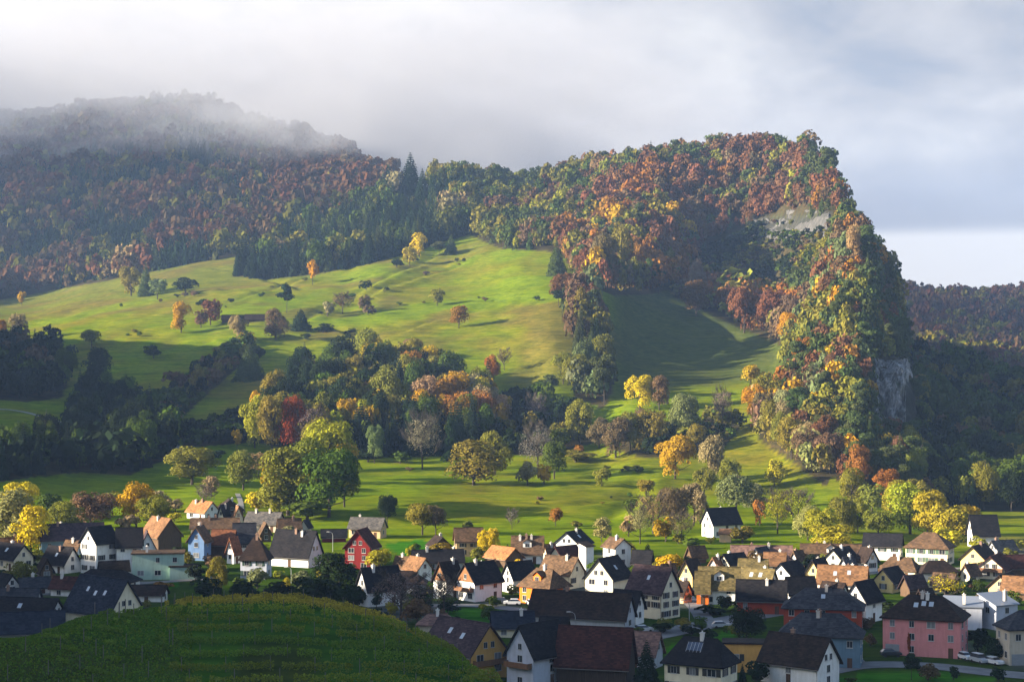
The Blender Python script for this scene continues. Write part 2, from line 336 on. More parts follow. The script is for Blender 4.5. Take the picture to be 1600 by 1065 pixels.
# banks, ditches and cattle tracks crossing the meadow
BANKS = [([(440, 522), (500, 532), (560, 546), (604, 562)], 3.2), ([(515, 512), (565, 530), (605, 548)], 2.8), ([(350, 478), (420, 456), (480, 436)], 2.4), ([(450, 548), (520, 556), (560, 566)], 2.4), ([(620, 522), (690, 500), (770, 480)], 1.8),
 ([(560, 470), (640, 440), (730, 408)], 2.2), ([(690, 392), (590, 440), (520, 482), (480, 500)], 2.4), ([(20, 500), (120, 482), (250, 470), (330, 455)], 2.6), ([(240, 500), (420, 502), (520, 505)], 1.6), ([(60, 540), (150, 525), (260, 520)], 2.0), ([(660, 560), (740, 545), (850, 540)], 2.0),
 ([(700, 450), (780, 435), (860, 432)], 1.6), ([(620, 480), (700, 468), (840, 470)], 1.5), ([(560, 760), (700, 752), (840, 764), (960, 752)], 1.6), ([(600, 790), (760, 782), (900, 790), (990, 776)], 1.4), ([(560, 738), (700, 736), (880, 730), (1010, 738)], 1.8), ([(640, 815), (780, 806), (960, 812)], 1.2), ([(880, 700), (980, 720), (1060, 712)], 1.6), ([(1010, 745), (1000, 785), (960, 815)], 1.6),
 ([(150, 590), (240, 560), (340, 530)], 2.0), ([(330, 420), (400, 430), (470, 455)], 2.2), ([(990, 470), (1060, 500), (1130, 522), (1190, 545)], 2.4), ([(1100, 640), (1170, 615), (1235, 610)], 2.0)]
for pts_, dep in BANKS:
    W_ = []
    for (a_, b_) in pts_:
        i_ = int(np.clip(np.searchsorted(GPX, a_), 0, len(GPX) - 1)); ys_ = GY; g_ = GZ[i_] - (CAM_Z - (b_ - HY) * ys_ / F); kk = np.nonzero((g_ >= 0) & (ys_ > 640))[0]
        if len(kk): W_.append(((a_ - CX) / F * ys_[kk[0]], ys_[kk[0]]))
    dist = np.full(_X.shape, 1e9); sgn = np.zeros(_X.shape); wob = 9 * fbm(_X / 26, _Y / 26, 88, 3)
    for (xa, ya_), (xb, yb_) in zip(W_[:-1], W_[1:]):
        dx, dy = xb - xa, yb_ - ya_; l2 = dx * dx + dy * dy; tt = np.clip(((_X - xa) * dx + (_Y + wob - ya_) * dy) / l2, 0, 1)
        ex, ey = _X - (xa + tt * dx), _Y + wob - (ya_ + tt * dy); d_ = np.hypot(ex, ey); nl = d_ < dist
        dist = np.where(nl, d_, dist); sgn = np.where(nl, ey, sgn)
    GZ = GZ + dep * (.55 * np.exp(-((dist * np.sign(-sgn) - 5) / 5.5) ** 2) - .75 * np.exp(-((dist * np.sign(-sgn) + 3) / 5.0) ** 2)) * (dist < 40)
# vineyard knoll keeps a little grain
GZ = GZ + (1 - gate(_Y, 270, 330)) * gate(_Y, 90, 150) * .5 * fbm(_X / 9, _Y / 9, 17, 2)

def zt(px, Y):
    px = np.asarray(px, float); Y = np.asarray(Y, float)
    i = np.clip(np.searchsorted(GPX, px) - 1, 0, len(GPX) - 2); j = np.clip(np.searchsorted(GY, Y) - 1, 0, len(GY) - 2)
    u = np.clip((px - GPX[i]) / (GPX[i + 1] - GPX[i]), 0, 1); v = np.clip((Y - GY[j]) / (GY[j + 1] - GY[j]), 0, 1)
    return GZ[i, j] * (1 - u) * (1 - v) + GZ[i + 1, j] * u * (1 - v) + GZ[i, j + 1] * (1 - u) * v + GZ[i + 1, j + 1] * u * v
def zw(x, y): return float(zt(CX + F * x / y, y))
_YS = np.concatenate([np.arange(336, 2200, 2.0), np.arange(2200, 4500, 8.0)])
def hit(px, py, ymin=336):
    """distance at which the sight line through a photo pixel meets the ground"""
    ys = _YS[_YS >= ymin]; g = zt(np.full(len(ys), px), ys) - (CAM_Z - (py - HY) * ys / F)
    k = np.nonzero(g >= 0)[0]
    return float(ys[k[0]]) if len(k) else None
def pyof(px, Y): return HY + (CAM_Z - zt(px, Y)) * F / Y
def inpoly(x, y, poly):
    x = np.asarray(x, float); y = np.asarray(y, float); r = np.zeros(x.shape, bool); n = len(poly)
    for i in range(n):
        (x0, y0), (x1, y1) = poly[i], poly[(i + 1) % n]
        if y0 == y1: continue
        c = ((y0 > y) != (y1 > y)) & (x < (x1 - x0) * (y - y0) / (y1 - y0) + x0); r ^= c
    return r
# ---- woods: (outline of their ground in the photo, distance range, name)
WOODS = {
 'far_left': ([(-400, 480), (0, 468), (160, 440), (300, 412), (372, 400), (470, 372), (540, 352), (612, 300), (660, 200), (400, 60), (-400, 60)], 1880, 3250),
 'plantation': ([(362, 432), (420, 436), (500, 428), (560, 415), (640, 396), (700, 376), (735, 366), (760, 340), (730, 300), (640, 285), (590, 310), (500, 360)], 1600, 2330),
 'green_ridge': ([(735, 366), (780, 388), (850, 392), (890, 400), (920, 360), (930, 300), (960, 230), (880, 230), (640, 285), (730, 300)], 1500, 2200),
 'orange_edge': ([(880, 400), (905, 440), (960, 462), (1010, 460), (1060, 452), (1090, 400), (1040, 340), (925, 340)], 1300, 1800),
 'hilltop': ([(925, 345), (1040, 345), (1090, 400), (1110, 385), (1180, 345), (1300, 338), (1340, 300), (1335, 190), (940, 190)], 1450, 2050),
 'scrub_slope': ([(1050, 455), (1110, 480), (1180, 495), (1235, 485), (1300, 420), (1310, 350), (1180, 352), (1090, 400)], 1280, 1800),
 'row': ([(1050, 462), (1130, 500), (1230, 545), (1245, 500), (1200, 470), (1060, 445)], 1180, 1640),
 'spur': ([(1225, 560), (1235, 480), (1300, 400), (1310, 345), (1345, 330), (1440, 420), (1445, 600), (1436, 700), (1440, 790), (1385, 790), (1300, 745), (1262, 720), (1190, 650), (1232, 612)], 800, 1700),
 'spur_foot': ([(1170, 640), (1200, 620), (1262, 718), (1300, 745), (1290, 760), (1235, 720), (1190, 690)], 800, 1100),
 'right_dark': ([(1432, 570), (1700, 610), (1700, 800), (1560, 800), (1440, 790)], 800, 1600),
 'far_right': ([(1350, 440), (1900, 400), (1900, 640), (1430, 620)], 1850, 3700),
 'band': ([(405, 690), (440, 640), (470, 600), (640, 585), (700, 600), (760, 625), (790, 660), (770, 700), (700, 712), (560, 716), (480, 710)], 880, 1110),
 'rib': ([(880, 470), (930, 465), (950, 520), (960, 600), (945, 640), (895, 620), (900, 540), (880, 500)], 1000, 1450),
 'left_valley': ([(118, 640), (150, 622), (200, 640), (275, 662), (268, 715), (200, 742), (120, 738), (0, 752), (-60, 750), (-60, 722), (40, 715), (110, 690)], 720, 1130),
 'left_clump': ([(-60, 575), (60, 580), (105, 600), (95, 622), (40, 628), (-60, 622)], 950, 1200),
 'slope_copse': ([(786, 640), (850, 628), (905, 650), (930, 690), (860, 714), (776, 708)], 880, 1110),
 'row_under': ([(950, 700), (1000, 664), (1110, 650), (1160, 664), (1130, 700), (1010, 716)], 860, 1080),
 'left_hedge': ([(230, 650), (290, 600), (345, 560), (385, 532), (402, 548), (330, 610), (270, 668)], 900, 1300),
 'left_top': ([(-60, 540), (60, 545), (110, 570), (90, 600), (-60, 600)], 1050, 1300),
 'hedge_low': ([(280, 680), (360, 660), (400, 665), (400, 690), (290, 700)], 850, 1100),
}
# ---- ground colours
gpy = HY + (CAM_Z - GZ) * F / _Y; gpx = np.broadcast_to(GPX[:, None], _X.shape)
ncol = fbm(_X / 60, _Y / 80, 51, 4) * 2; ncol2 = fbm(_X / 14, _Y / 22, 61, 3) * 2
colr = np.zeros(_X.shape + (3,))
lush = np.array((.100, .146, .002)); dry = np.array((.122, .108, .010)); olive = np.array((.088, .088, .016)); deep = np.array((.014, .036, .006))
def lerp(a, b, t): return a + (b - a) * np.clip(t, 0, 1)[..., None]
colr[:] = lerp(lush, dry, .25 + .9 * ncol + .5 * ncol2)
colr = lerp(colr, olive, gate(_Y, 1420, 1800) * .7 * gate(-gpx, -640, -330))
colr = lerp(colr, np.array((.100, .080, .018)), gate(fbm(_X / 45, _Y / 60, 91, 4) + .5 * gate(gpx, 780, 880) * gate(gpy, 440, 520) * gate(-gpx, -930, -905), .02, .24) * gate(_Y, 1040, 1120) * .75)
colr = lerp(colr, np.array((.05, .065, .016)), gate(gpx, 930, 980) * gate(_Y, 1050, 1120) * .9)  # meadow right of the rib darkened: the bowl's shade is put into the colour
colr = lerp(colr, deep, (1 - gate(_Y, 560, 640)) * .85)  # village ground darkened for hedges, with shade between houses put into the colour
lawn = np.zeros(_X.shape, bool)
for pl_ in ([(690, 952), (770, 948), (800, 960), (780, 976), (700, 974)], [(1030, 1014), (1110, 990), (1150, 986), (1150, 1004), (1050, 1030)], [(1290, 1066), (1370, 1046), (1480, 1052), (1620, 1070)], [(240, 914), (262, 905), (285, 912), (262, 922)], [(600, 850), (660, 842), (700, 862), (640, 874)]): lawn |= inpoly(gpx, gpy, pl_) & (_Y > 336)
colr[lawn] = (.030, .110, .006)
colr[(gpx > 214) & (gpx < 264) & (_Y < 262)] = (.036, .17, .008)
colr = lerp(colr, np.array((.09, .09, .09)), (1 - gate(_Y, 600, 680)) * gate(_Y, 320, 345) * gate(ncol * .5 + ncol2 * .5, .06, .22) * .8 * ~lawn)
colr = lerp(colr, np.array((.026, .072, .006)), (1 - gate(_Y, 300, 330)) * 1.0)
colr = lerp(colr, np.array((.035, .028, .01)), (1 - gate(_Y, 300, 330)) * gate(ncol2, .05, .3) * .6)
floor = np.array((.045, .038, .018))
for nm, (poly, ya, yb) in WOODS.items():
    msk = inpoly(gpx, gpy, poly) & (_Y >= ya) & (_Y <= yb)
    colr[msk] = floor * (1 + .5 * ncol2[msk])[:, None]
colr[(_Y > 2000) & (gpx < 1400)] = floor
colr[(_off[:, 0] > .3)] = floor
# rock where the ground is steep around the crag
gz_x = np.gradient(GZ, axis=0) / np.maximum(np.abs(np.gradient(_X, axis=0)), .05); gz_y = np.gradient(GZ, axis=1) / np.gradient(_Y, axis=1)
steep = np.sqrt(gz_x ** 2 + gz_y ** 2)
rockm = ((inpoly(gpx, gpy, [(1362, 570), (1440, 560), (1445, 700), (1362, 705)]) & (_Y < 1000)) | inpoly(gpx, gpy, [(1170, 372), (1185, 340), (1300, 330), (1300, 372), (1240, 378)]) & (_Y > 1350))
rock_at = rockm.astype(float)
colr = np.clip(colr, .004, 1)
ni, nj = _X.shape
idx = np.arange(ni * nj).reshape(ni, nj)
quads = np.stack([idx[:-1, :-1], idx[1:, :-1], idx[1:, 1:], idx[:-1, 1:]], -1).reshape(-1, 4)
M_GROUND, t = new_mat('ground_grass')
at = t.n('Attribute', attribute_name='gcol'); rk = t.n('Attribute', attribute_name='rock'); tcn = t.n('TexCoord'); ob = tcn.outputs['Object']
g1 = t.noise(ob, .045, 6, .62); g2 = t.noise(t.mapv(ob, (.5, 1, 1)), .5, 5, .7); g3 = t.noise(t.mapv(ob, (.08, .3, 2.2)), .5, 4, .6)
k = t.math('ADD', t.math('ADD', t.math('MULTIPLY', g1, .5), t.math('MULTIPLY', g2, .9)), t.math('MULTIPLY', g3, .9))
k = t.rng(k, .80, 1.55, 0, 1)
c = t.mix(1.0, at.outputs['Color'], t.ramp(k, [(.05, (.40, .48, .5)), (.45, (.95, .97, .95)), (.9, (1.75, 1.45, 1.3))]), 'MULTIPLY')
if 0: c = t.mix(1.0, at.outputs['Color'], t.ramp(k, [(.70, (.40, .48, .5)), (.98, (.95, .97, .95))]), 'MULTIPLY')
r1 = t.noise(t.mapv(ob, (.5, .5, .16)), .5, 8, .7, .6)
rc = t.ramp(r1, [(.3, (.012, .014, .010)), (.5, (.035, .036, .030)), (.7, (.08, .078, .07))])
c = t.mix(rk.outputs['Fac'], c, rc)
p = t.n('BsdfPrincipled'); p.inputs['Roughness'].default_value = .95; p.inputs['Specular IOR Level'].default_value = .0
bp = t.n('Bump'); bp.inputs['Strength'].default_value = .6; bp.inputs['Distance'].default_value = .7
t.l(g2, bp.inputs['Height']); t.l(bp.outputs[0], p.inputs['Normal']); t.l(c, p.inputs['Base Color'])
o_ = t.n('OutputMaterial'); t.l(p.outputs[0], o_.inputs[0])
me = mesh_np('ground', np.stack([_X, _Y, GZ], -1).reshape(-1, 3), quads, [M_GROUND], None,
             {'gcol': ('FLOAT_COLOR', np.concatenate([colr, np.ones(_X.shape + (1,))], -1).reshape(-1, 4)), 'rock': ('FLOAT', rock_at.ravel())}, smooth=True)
ground = link(bpy.data.objects.new('ground', me)); tag(ground, kind='structure')

def ribbon(name, pts, width, mat, dz=.14, world=False):
    W = []
    for p in pts:
        if world: W.append(Vector((p[0], p[1], 0)))
        else:
            Y = hit(*p); W.append(Vector(((p[0] - CX) / F * Y, Y, 0)))
    dense = []
    for i in range(len(W) - 1):
        n = max(2, int((W[i + 1] - W[i]).length / 2.5))
        for k in range(n): dense.append(W[i].lerp(W[i + 1], k / n))
    dense.append(W[-1])
    for _ in range(6): dense = [dense[0]] + [(dense[i - 1] + dense[i] * 2 + dense[i + 1]) / 4 for i in range(1, len(dense) - 1)] + [dense[-1]]
    v = []; f = []
    for i, p in enumerate(dense):
        d = (dense[min(i + 1, len(dense) - 1)] - dense[max(i - 1, 0)]).normalized(); s = Vector((-d.y, d.x, 0))
        for q in (-.5, -.17, .17, .5):
            a = p + s * q * width; v.append((a.x, a.y, zw(a.x, a.y) + dz))
    for i in range(len(dense) - 1):
        for q in range(3): f.append((i * 4 + q, i * 4 + q + 1, i * 4 + 5 + q, i * 4 + 4 + q))
    o = link(bpy.data.objects.new(name, mesh_np(name, v, np.array(f), [mat], smooth=True))); tag(o, kind='structure'); return o
ribbon('farm_lane', [(-30, 642), (10, 640), (45, 646), (80, 656), (118, 668)], 3.4, M_GRAVEL, .3)
ribbon('farm_lane', [(262, 690), (275, 696), (284, 707)], 3.2, M_GRAVEL, .3)
ribbon('lane', [(377, 800), (377, 790), (375, 781), (371, 772)], 2.0, M_GRAVEL, .15)
ribbon('road', [(940, 1006), (1000, 998), (1050, 988), (1110, 976), (1160, 966), (1230, 955)], 9.0, M_ASPHALT)
ribbon('road', [(1250, 1058), (1340, 1040), (1400, 1038), (1470, 1042), (1540, 1052), (1680, 1064)], 7.5, M_ASPHALT)
ribbon('road', [(1232, 953), (1290, 990), (1336, 1036)], 4.5, M_ASPHALT, .17)
ribbon('road', [(1104, 974), (1088, 950), (1062, 925), (1036, 900)], 4.5, M_ASPHALT, .17)
ribbon('road', [(-20, 934), (60, 930), (130, 918), (210, 912), (300, 906), (350, 902)], 4.5, M_ASPHALT)
ribbon('road', [(850, 958), (900, 940), (935, 938), (975, 962)], 4.0, M_ASPHALT, .17)
ribbon('road', [(1230, 940), (1320, 900), (1420, 890), (1520, 888)], 4.0, M_ASPHALT)
ribbon('road', [(610, 952), (680, 946), (760, 946), (850, 958)], 5.5, M_ASPHALT)
# rough ledge of pale rock fragments on the crags: displaced sheets lying on the slope
def crag(name, px0, px1, py0, py1, ymin, amp, n=46, m=40, tone=1.0):
    v = []; cols = []
    for i in range(n):
        px = px0 + (px1 - px0) * i / (n - 1)
        Y0 = hit(px, py1, ymin) or 0; Y1 = hit(px, py0, ymin) or Y0 + 20
        if Y1 < Y0: Y1 = Y0 + 15
        for j in range(m):
            Y = Y0 + (Y1 - Y0) * j / (m - 1); x = (px - CX) / F * Y; z = float(zt(px, Y))
            uu, vv = i / (n - 1), j / (m - 1); e = min(min(uu, 1 - uu) * 2, min(vv, 1 - vv) * 2); e = min(1.0, max(0.0, (e - .05 - .34 * float(fbm(np.array(uu * 5 + px0), np.array(vv * 5), 83, 3))) / .16))
            f1 = float(fbm(np.array(x / 4.5), np.array(z / 22 + Y / 40), 77, 4)); f2 = float(fbm(np.array(x / 1.8), np.array(z / 4.5), 78, 3))
            d = amp * (1.0 - 2.6 * abs(f1) * 1.5 + .9 * f2 + .35 * (vnoise(np.array(z / 5.0), np.array(x / 14), 80) > .55))
            d -= amp * 2.6 * max(0.0, .16 + float(fbm(np.array(x / 16 + 3), np.array(z / 9), 79, 3)))
            d = d * e - (1 - e) * 1.5
            v.append((x, Y - d, z + d * .25))
    f = [(i * m + j, (i + 1) * m + j, (i + 1) * m + j + 1, i * m + j + 1) for i in range(n - 1) for j in range(m - 1)]
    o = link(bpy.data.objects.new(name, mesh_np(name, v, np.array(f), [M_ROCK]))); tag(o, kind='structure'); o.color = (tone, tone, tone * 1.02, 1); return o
M_ROCK, t = new_mat('limestone'); oi_ = t.n('ObjectInfo'); tcn = t.n('TexCoord'); ob = tcn.outputs['Object']
r1 = t.noise(t.mapv(ob, (.6, .6, .14)), .7, 8, .68, .25); r2 = t.noise(ob, .12, 4, .6)
p = t.n('BsdfPrincipled'); p.inputs['Roughness'].default_value = .95; o_ = t.n('OutputMaterial')
rc = t.ramp(r1, [(.36, (.025, .026, .026)), (.47, (.12, .118, .112)), (.56, (.24, .232, .22)), (.7, (.40, .385, .36))])
rc = t.mix(t.rng(r2, .55, .68, 0, .8), rc, (.035, .045, .015))
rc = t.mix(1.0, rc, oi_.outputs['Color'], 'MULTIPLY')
t.l(rc, p.inputs['Base Color']); t.l(p.outputs[0], o_.inputs[0])
crag('cliff', 1362, 1434, 560, 702, 840, 5.2, 84, 84, 1.2)
crag('cliff', 1222, 1304, 326, 372, 1330, 4.5, 64, 44, .36)  # low tone on both upper crags puts their shade into the rock colour
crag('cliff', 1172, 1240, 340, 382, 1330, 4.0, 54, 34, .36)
# ------------------------------------------------------------------ houses
WC = dict(white=(.80, .79, .77), cream=(.76, .68, .50), yellow=(.74, .56, .24), beige=(.50, .44, .35), grey=(.42, .44, .47), blue=(.14, .24, .44), red=(.17, .013, .014),
          brick=(.30, .05, .022), orange=(.76, .17, .02), ochre=(.60, .33, .09), pink=(.60, .24, .24), mint=(.36, .50, .43), bluegrey=(.12, .20, .27), wood=(.10, .065, .04),
          darkwood=(.05, .035, .025), peach=(.60, .42, .24), paleblue=(.47, .50, .58))  # paleblue and mint darkened: shade on those houses is put into the colour
RC = dict(black=(.013, .013, .016), slate=(.032, .034, .042), navy=(.016, .021, .034), brown=(.085, .054, .034), tile=(.15, .082, .044), rust=(.12, .050, .027), grey=(.07, .067, .066), maroon=(.045, .018, .016),
          purple=(.045, .031, .036), olive=(.105, .085, .038), umber=(.024, .017, .015), orange=(.24, .115, .05), metal=(.17, .19, .23), pinkish=(.15, .092, .08))  # metal darkened as well, with shade put into the roof colour
def window_mesh(shape='plain', glass=None):
    b = MB()
    b.box(-.5, -.45, -.06, 0, -.5, .5, 0); b.box(.45, .5, -.06, 0, -.5, .5, 0); b.box(-.45, .45, -.06, 0, -.5, -.455, 0); b.box(-.45, .45, -.06, 0, .455, .5, 0)
    b.box(-.45, .45, -.025, 0, -.455, .455, 1)
    b.box(-.56, .56, -.14, 0, -.56, -.5, 0)
    if shape == 'cross': b.box(-.022, .022, -.05, -.026, -.455, .455, 0)
    return b.mesh('window', [M_FRAME, glass or M_GLASS])
M_CURT = flat_mat('curtained_glass', (.16, .17, .18), .2, .6); WINC = window_mesh('cross', M_CURT); WIN = window_mesh('cross'); WINP = window_mesh('plain')
_b = MB(); _b.box(-.5, .5, -.07, 0, -.5, .5)
SHUT = _b.mesh('shutter', [M_PAINT])
_b = MB(); _b.box(-.5, .5, -.05, 0, -.5, .5); DOORM = _b.mesh('door', [M_WOOD])
_b = MB(); _b.box(-.5, .5, -.05, 0, -.5, .5)
for _i in range(4): _b.box(-.48, .48, -.075, -.05, -.46 + .25 * _i, -.30 + .25 * _i)
GDOOR = _b.mesh('garage_door', [M_PAINT])
_b = MB(); _b.box(-.34, .34, -.34, .34, -1.2, 1.0); _b.box(-.44, .44, -.44, .44, 1.0, 1.14); _b.tube([(0, 0, 1.14), (0, 0, 1.5)], .14, 8)
CHIM = _b.mesh('chimney', [M_CHIM])
_b = MB(); _b.box(-.5, .5, -.5, .5, .01, .09, 0); _b.box(-.42, .42, -.44, .44, .09, .10, 1)
M_SKY, t = new_mat('skylight_glass'); p = t.n('BsdfPrincipled'); o_ = t.n('OutputMaterial'); p.inputs['Base Color'].default_value = (.35, .40, .46, 1); p.inputs['Roughness'].default_value = .08
p.inputs['Specular IOR Level'].default_value = .9; tcn = t.n('TexCoord'); t.l(t.rng(t.noise(tcn.outputs['Object'], 4, 3, .5), 0, 1, .05, .16), p.inputs['Roughness']); t.l(p.outputs[0], o_.inputs[0])
SKYL = _b.mesh('skylight', [M_STEEL, M_SKY])
_b = MB(); _b.box(-.5, .5, -.5, .5, .02, .10, 1)
for _i in range(5): _b.box(-.5 + _i * .245, -.48 + _i * .245, -.5, .5, .10, .115, 0)
M_PV = flat_mat('solar_glass', (.02, .03, .06), .12, .8)
PV = _b.mesh('solar_panel', [M_STEEL, M_PV])
HOUSES = []
hrng = random.Random(11)
def house(x0, x1, yt, yb, yaw, ratio, ef, typ, wall, roof, label, name='house', cat='house', ch=1, sky=0, shut=None, wood=False, balc=False, dorm=0, pv=0, garage=0, win=True, group=None, st=None, dens=1.0, hip=1.0, doors=True):
    px = (x0 + x1) / 2; Y = hit(px, yb); s = Y / F
    z0 = float(zt(px, Y)); W_ = (x1 - x0) * s; a = abs(R(yaw)); og, oe = (.55, .65) if typ in ('gable', 'hip') else (.3, .3)
    w = W_ / (ratio * math.cos(a) + math.sin(a)); l = ratio * w
    depth = (l * math.sin(a) + w * math.cos(a)) / 2
    L = max(3.0, l - 2 * og); W = max(2.6, w - 2 * oe)
    Ht = (yb - yt) * s - depth * (yt + 0.0 - HY) / F * .9
    if typ in ('flat',): eave = Ht; rise = 0
    else: eave = Ht * ef; rise = Ht - eave
    Yc = Y + depth; x = (px - CX) / F * Yc
    root = empty(name, (x, Yc, z0), R(yaw)); tag(root, label, cat, group)
    wc = WC[wall] if isinstance(wall, str) else wall; rc = RC[roof] if isinstance(roof, str) else roof
    hx, hy = L / 2, W / 2; zb = -2.5
    # walls
    b = MB()
    if typ == 'gable':
        prof = [(-hy, zb), (hy, zb), (hy, eave), (0, eave + rise - .02), (-hy, eave)]
        b.poly([(-hx, y, z) for y, z in reversed(prof)]); b.poly([(hx, y, z) for y, z in prof])
        for i in range(5):
            (y0, q0), (y1, q1) = prof[i], prof[(i + 1) % 5]; b.poly([(-hx, y0, q0), (-hx, y1, q1), (hx, y1, q1), (hx, y0, q0)])
    elif typ == 'mono':
        prof = [(-hy, zb), (hy, zb), (hy, eave + rise), (-hy, eave)]
        b.poly([(-hx, y, z) for y, z in reversed(prof)]); b.poly([(hx, y, z) for y, z in prof])
        for i in range(4):
            (y0, q0), (y1, q1) = prof[i], prof[(i + 1) % 4]; b.poly([(-hx, y0, q0), (-hx, y1, q1), (hx, y1, q1), (hx, y0, q0)])
    else: b.box(-hx, hx, -hy, hy, zb, eave)
    b.build('wall', M_WOOD if wall in ('wood', 'darkwood') else M_WALL, root, wc)
    # roof
    b = MB(); th = .24
    if typ == 'gable':
        k = rise / hy; ye = hy + oe; ze = eave - oe * k + .03; zr = eave + rise + .03; X = hx + og; q = th * math.sqrt(1 + k * k)
        b.hexa([(-X, -ye, ze), (X, -ye, ze), (X, 0, zr), (-X, 0, zr), (-X, -ye, ze + q), (X, -ye, ze + q), (X, 0, zr + q), (-X, 0, zr + q)])
        b.hexa([(-X, .004, zr), (X, .004, zr), (X, ye, ze), (-X, ye, ze), (-X, .004, zr + q), (X, .004, zr + q), (X, ye, ze + q), (-X, ye, ze + q)])
        b.box(-X, X, -.14, .14, zr + q - .05, zr + q + .09)
    elif typ == 'hip':
        X, Yh = hx + oe, hy + oe; k = rise / hy; ze = eave - oe * k * .5 + .02; rl = max(0.05, hx - hy * hip); zr = eave + rise
        c = [(-X, -Yh), (X, -Yh), (X, Yh), (-X, Yh)]
        lo = [(p_[0], p_[1], ze) for p_ in c]; up = [(p_[0], p_[1], ze + th) for p_ in c]; r0, r1 = (-rl, 0, zr + th), (rl, 0, zr + th)
        b.poly(list(reversed(lo)))
        for i in range(4): b.poly([lo[i], lo[(i + 1) % 4], up[(i + 1) % 4], up[i]])
        b.poly([up[0], up[1], r1, r0]); b.poly([up[1], up[2], r1]); b.poly([up[2], up[3], r0, r1]); b.poly([up[3], up[0], r0])
        b.box(-rl, rl, -.12, .12, zr + th - .06, zr + th + .07)
    elif typ == 'flat':
        b.box(-hx - .35, hx + .35, -hy - .35, hy + .35, eave + .01, eave + .32); rise = .01
    else:
        k = rise / W; zl = eave - .4 * k; zh = eave + rise + .4 * k; X = hx + .4
        b.hexa([(-X, -hy - .4, zl + .02), (X, -hy - .4, zl + .02), (X, hy + .4, zh + .02), (-X, hy + .4, zh + .02), (-X, -hy - .4, zl + .26), (X, -hy - .4, zl + .26), (X, hy + .4, zh + .26), (-X, hy + .4, zh + .26)])
    ro = b.build('roof', M_ROOF if rc != RC['metal'] else M_PAINT, root, rc)
    def onroof(xx, f):      # point on the front slope, f=0 eave .. 1 ridge
        if typ == 'mono': return (xx, -hy + f * W, eave + f * rise + .26), math.atan2(rise, W)
        return (xx, -hy * (1 - f), eave + f * rise + th * 1.15), math.atan2(rise, hy)
    for i in range(ch):
        xx = hrng.uniform(-.55, .55) * hx; f = hrng.uniform(.72, .95) if typ != 'flat' else .5
        pt, _ = onroof(xx if typ != 'hip' else xx * .3, f)
        inst('chimney', CHIM, ro, (pt[0], pt[1] * (1 if hrng.random() < .5 else -1), pt[2] + (.1 if typ != 'flat' else .6)), 0, (1, 1, 1), hrng.choice([(.5, .46, .42), (.62, .6, .57), (.25, .16, .12)]))
    for i in range(sky):
        xx = (-.45 + .9 * (i + .5) / sky) * hx * 1.3; pt, an = onroof(xx * (.5 if typ == 'hip' else 1), hrng.uniform(.45, .62))
        o = inst('skylight', SKYL, ro, pt, 0, (.95, 1.35, 1)); o.rotation_euler = (an, 0, 0)
    if pv:
        pt, an = onroof(-hx * .1, .5); o = inst('solar_panel', PV, ro, pt, 0, (min(pv, L * .8), min(3.2, hy), 1)); o.rotation_euler = (an, 0, 0)
    for i in range(dorm):
        xx = (-.5 + (i + .5) / dorm) * L * .75; (qx, qy, qz), an = onroof(xx, .34); dw, dh = 1.25, 1.7
        b = MB(); y1 = qy + 3.2
        b.poly([(qx - dw, qy - .3, qz - .6), (qx + dw, qy - .3, qz - .6), (qx + dw, qy - .3, qz + dh * .6), (qx, qy - .3, qz + dh * 1.2), (qx - dw, qy - .3, qz + dh * .6)], 0)
        b.poly([(qx - dw, qy - .3, qz - .6), (qx - dw, qy - .3, qz + dh * .6), (qx - dw, y1, qz + dh * .6), (qx - dw, y1, qz - .6)], 0)
        b.poly([(qx + dw, y1, qz - .6), (qx + dw, y1, qz + dh * .6), (qx + dw, qy - .3, qz + dh * .6), (qx + dw, qy - .3, qz - .6)], 0)
        d_ = b.build('dormer', [M_WALL], ro, wc)
        b = MB(); e_ = .25
        for sg in (-1, 1):
            b.hexa([(qx, qy - .7, qz + dh * 1.2 + .03), (qx + sg * (dw + e_), qy - .7, qz + dh * .6 - .08), (qx + sg * (dw + e_), y1, qz + dh * .6 - .08), (qx, y1, qz + dh * 1.2 + .03),
                    (qx, qy - .7, qz + dh * 1.2 + .2), (qx + sg * (dw + e_), qy - .7, qz + dh * .6 + .1), (qx + sg * (dw + e_), y1, qz + dh * .6 + .1), (qx, y1, qz + dh * 1.2 + .2)])
        b.build('dormer_roof', M_ROOF, ro, rc)
        inst('window', WIN, ro, (qx, qy - .32, qz + .25), 0, (1.3, 1, 1.1))
    if typ == 'gable' and s < .26:      # rain gutter along the front eave with its downpipe
        b = MB(); k = rise / hy; ye = -hy - oe - .07; ze = eave - oe * k + .02; b.tube([(-hx - og, ye, ze), (hx + og, ye, ze)], .08, 5)
        b.tube([(hx - .15, ye, ze), (hx - .15, -hy - .08, ze - .5), (hx - .15, -hy - .08, .1)], .055, 5); b.build('gutter', M_PAINT, root, (.10, .085, .07))
    # openings on the walls that look towards the village street
    gx = -1 if yaw > 0 else 1
    nst = st or max(1, int(round((eave - .3) / 2.75)))
    sh = shut
    def place(kind, u, z, ww, hh, face):
        me_, nm, col = {'w': (WIN, 'window', None), 'p': (WINP, 'window', None), 'd': (DOORM, 'door', (.09, .05, .03)), 'g': (GDOOR, 'garage_door', (.22, .24, .26))}[kind]
        if face == 'f': loc, rz = (u, -hy - .004, z), 0
        else: loc, rz = (gx * (hx + .004), u, z), R(90) * gx
        if kind == 'w' and hrng.random() < .28: me_ = WINC
        o = inst(nm, me_, root, loc, rz, (ww, 1, hh), col)
        if sh and kind == 'w':
            for sg in (-1, 1):
                inst('shutter', SHUT, o, (sg * .78, 0, 0), 0, (.5, 1, 1.0), sh)
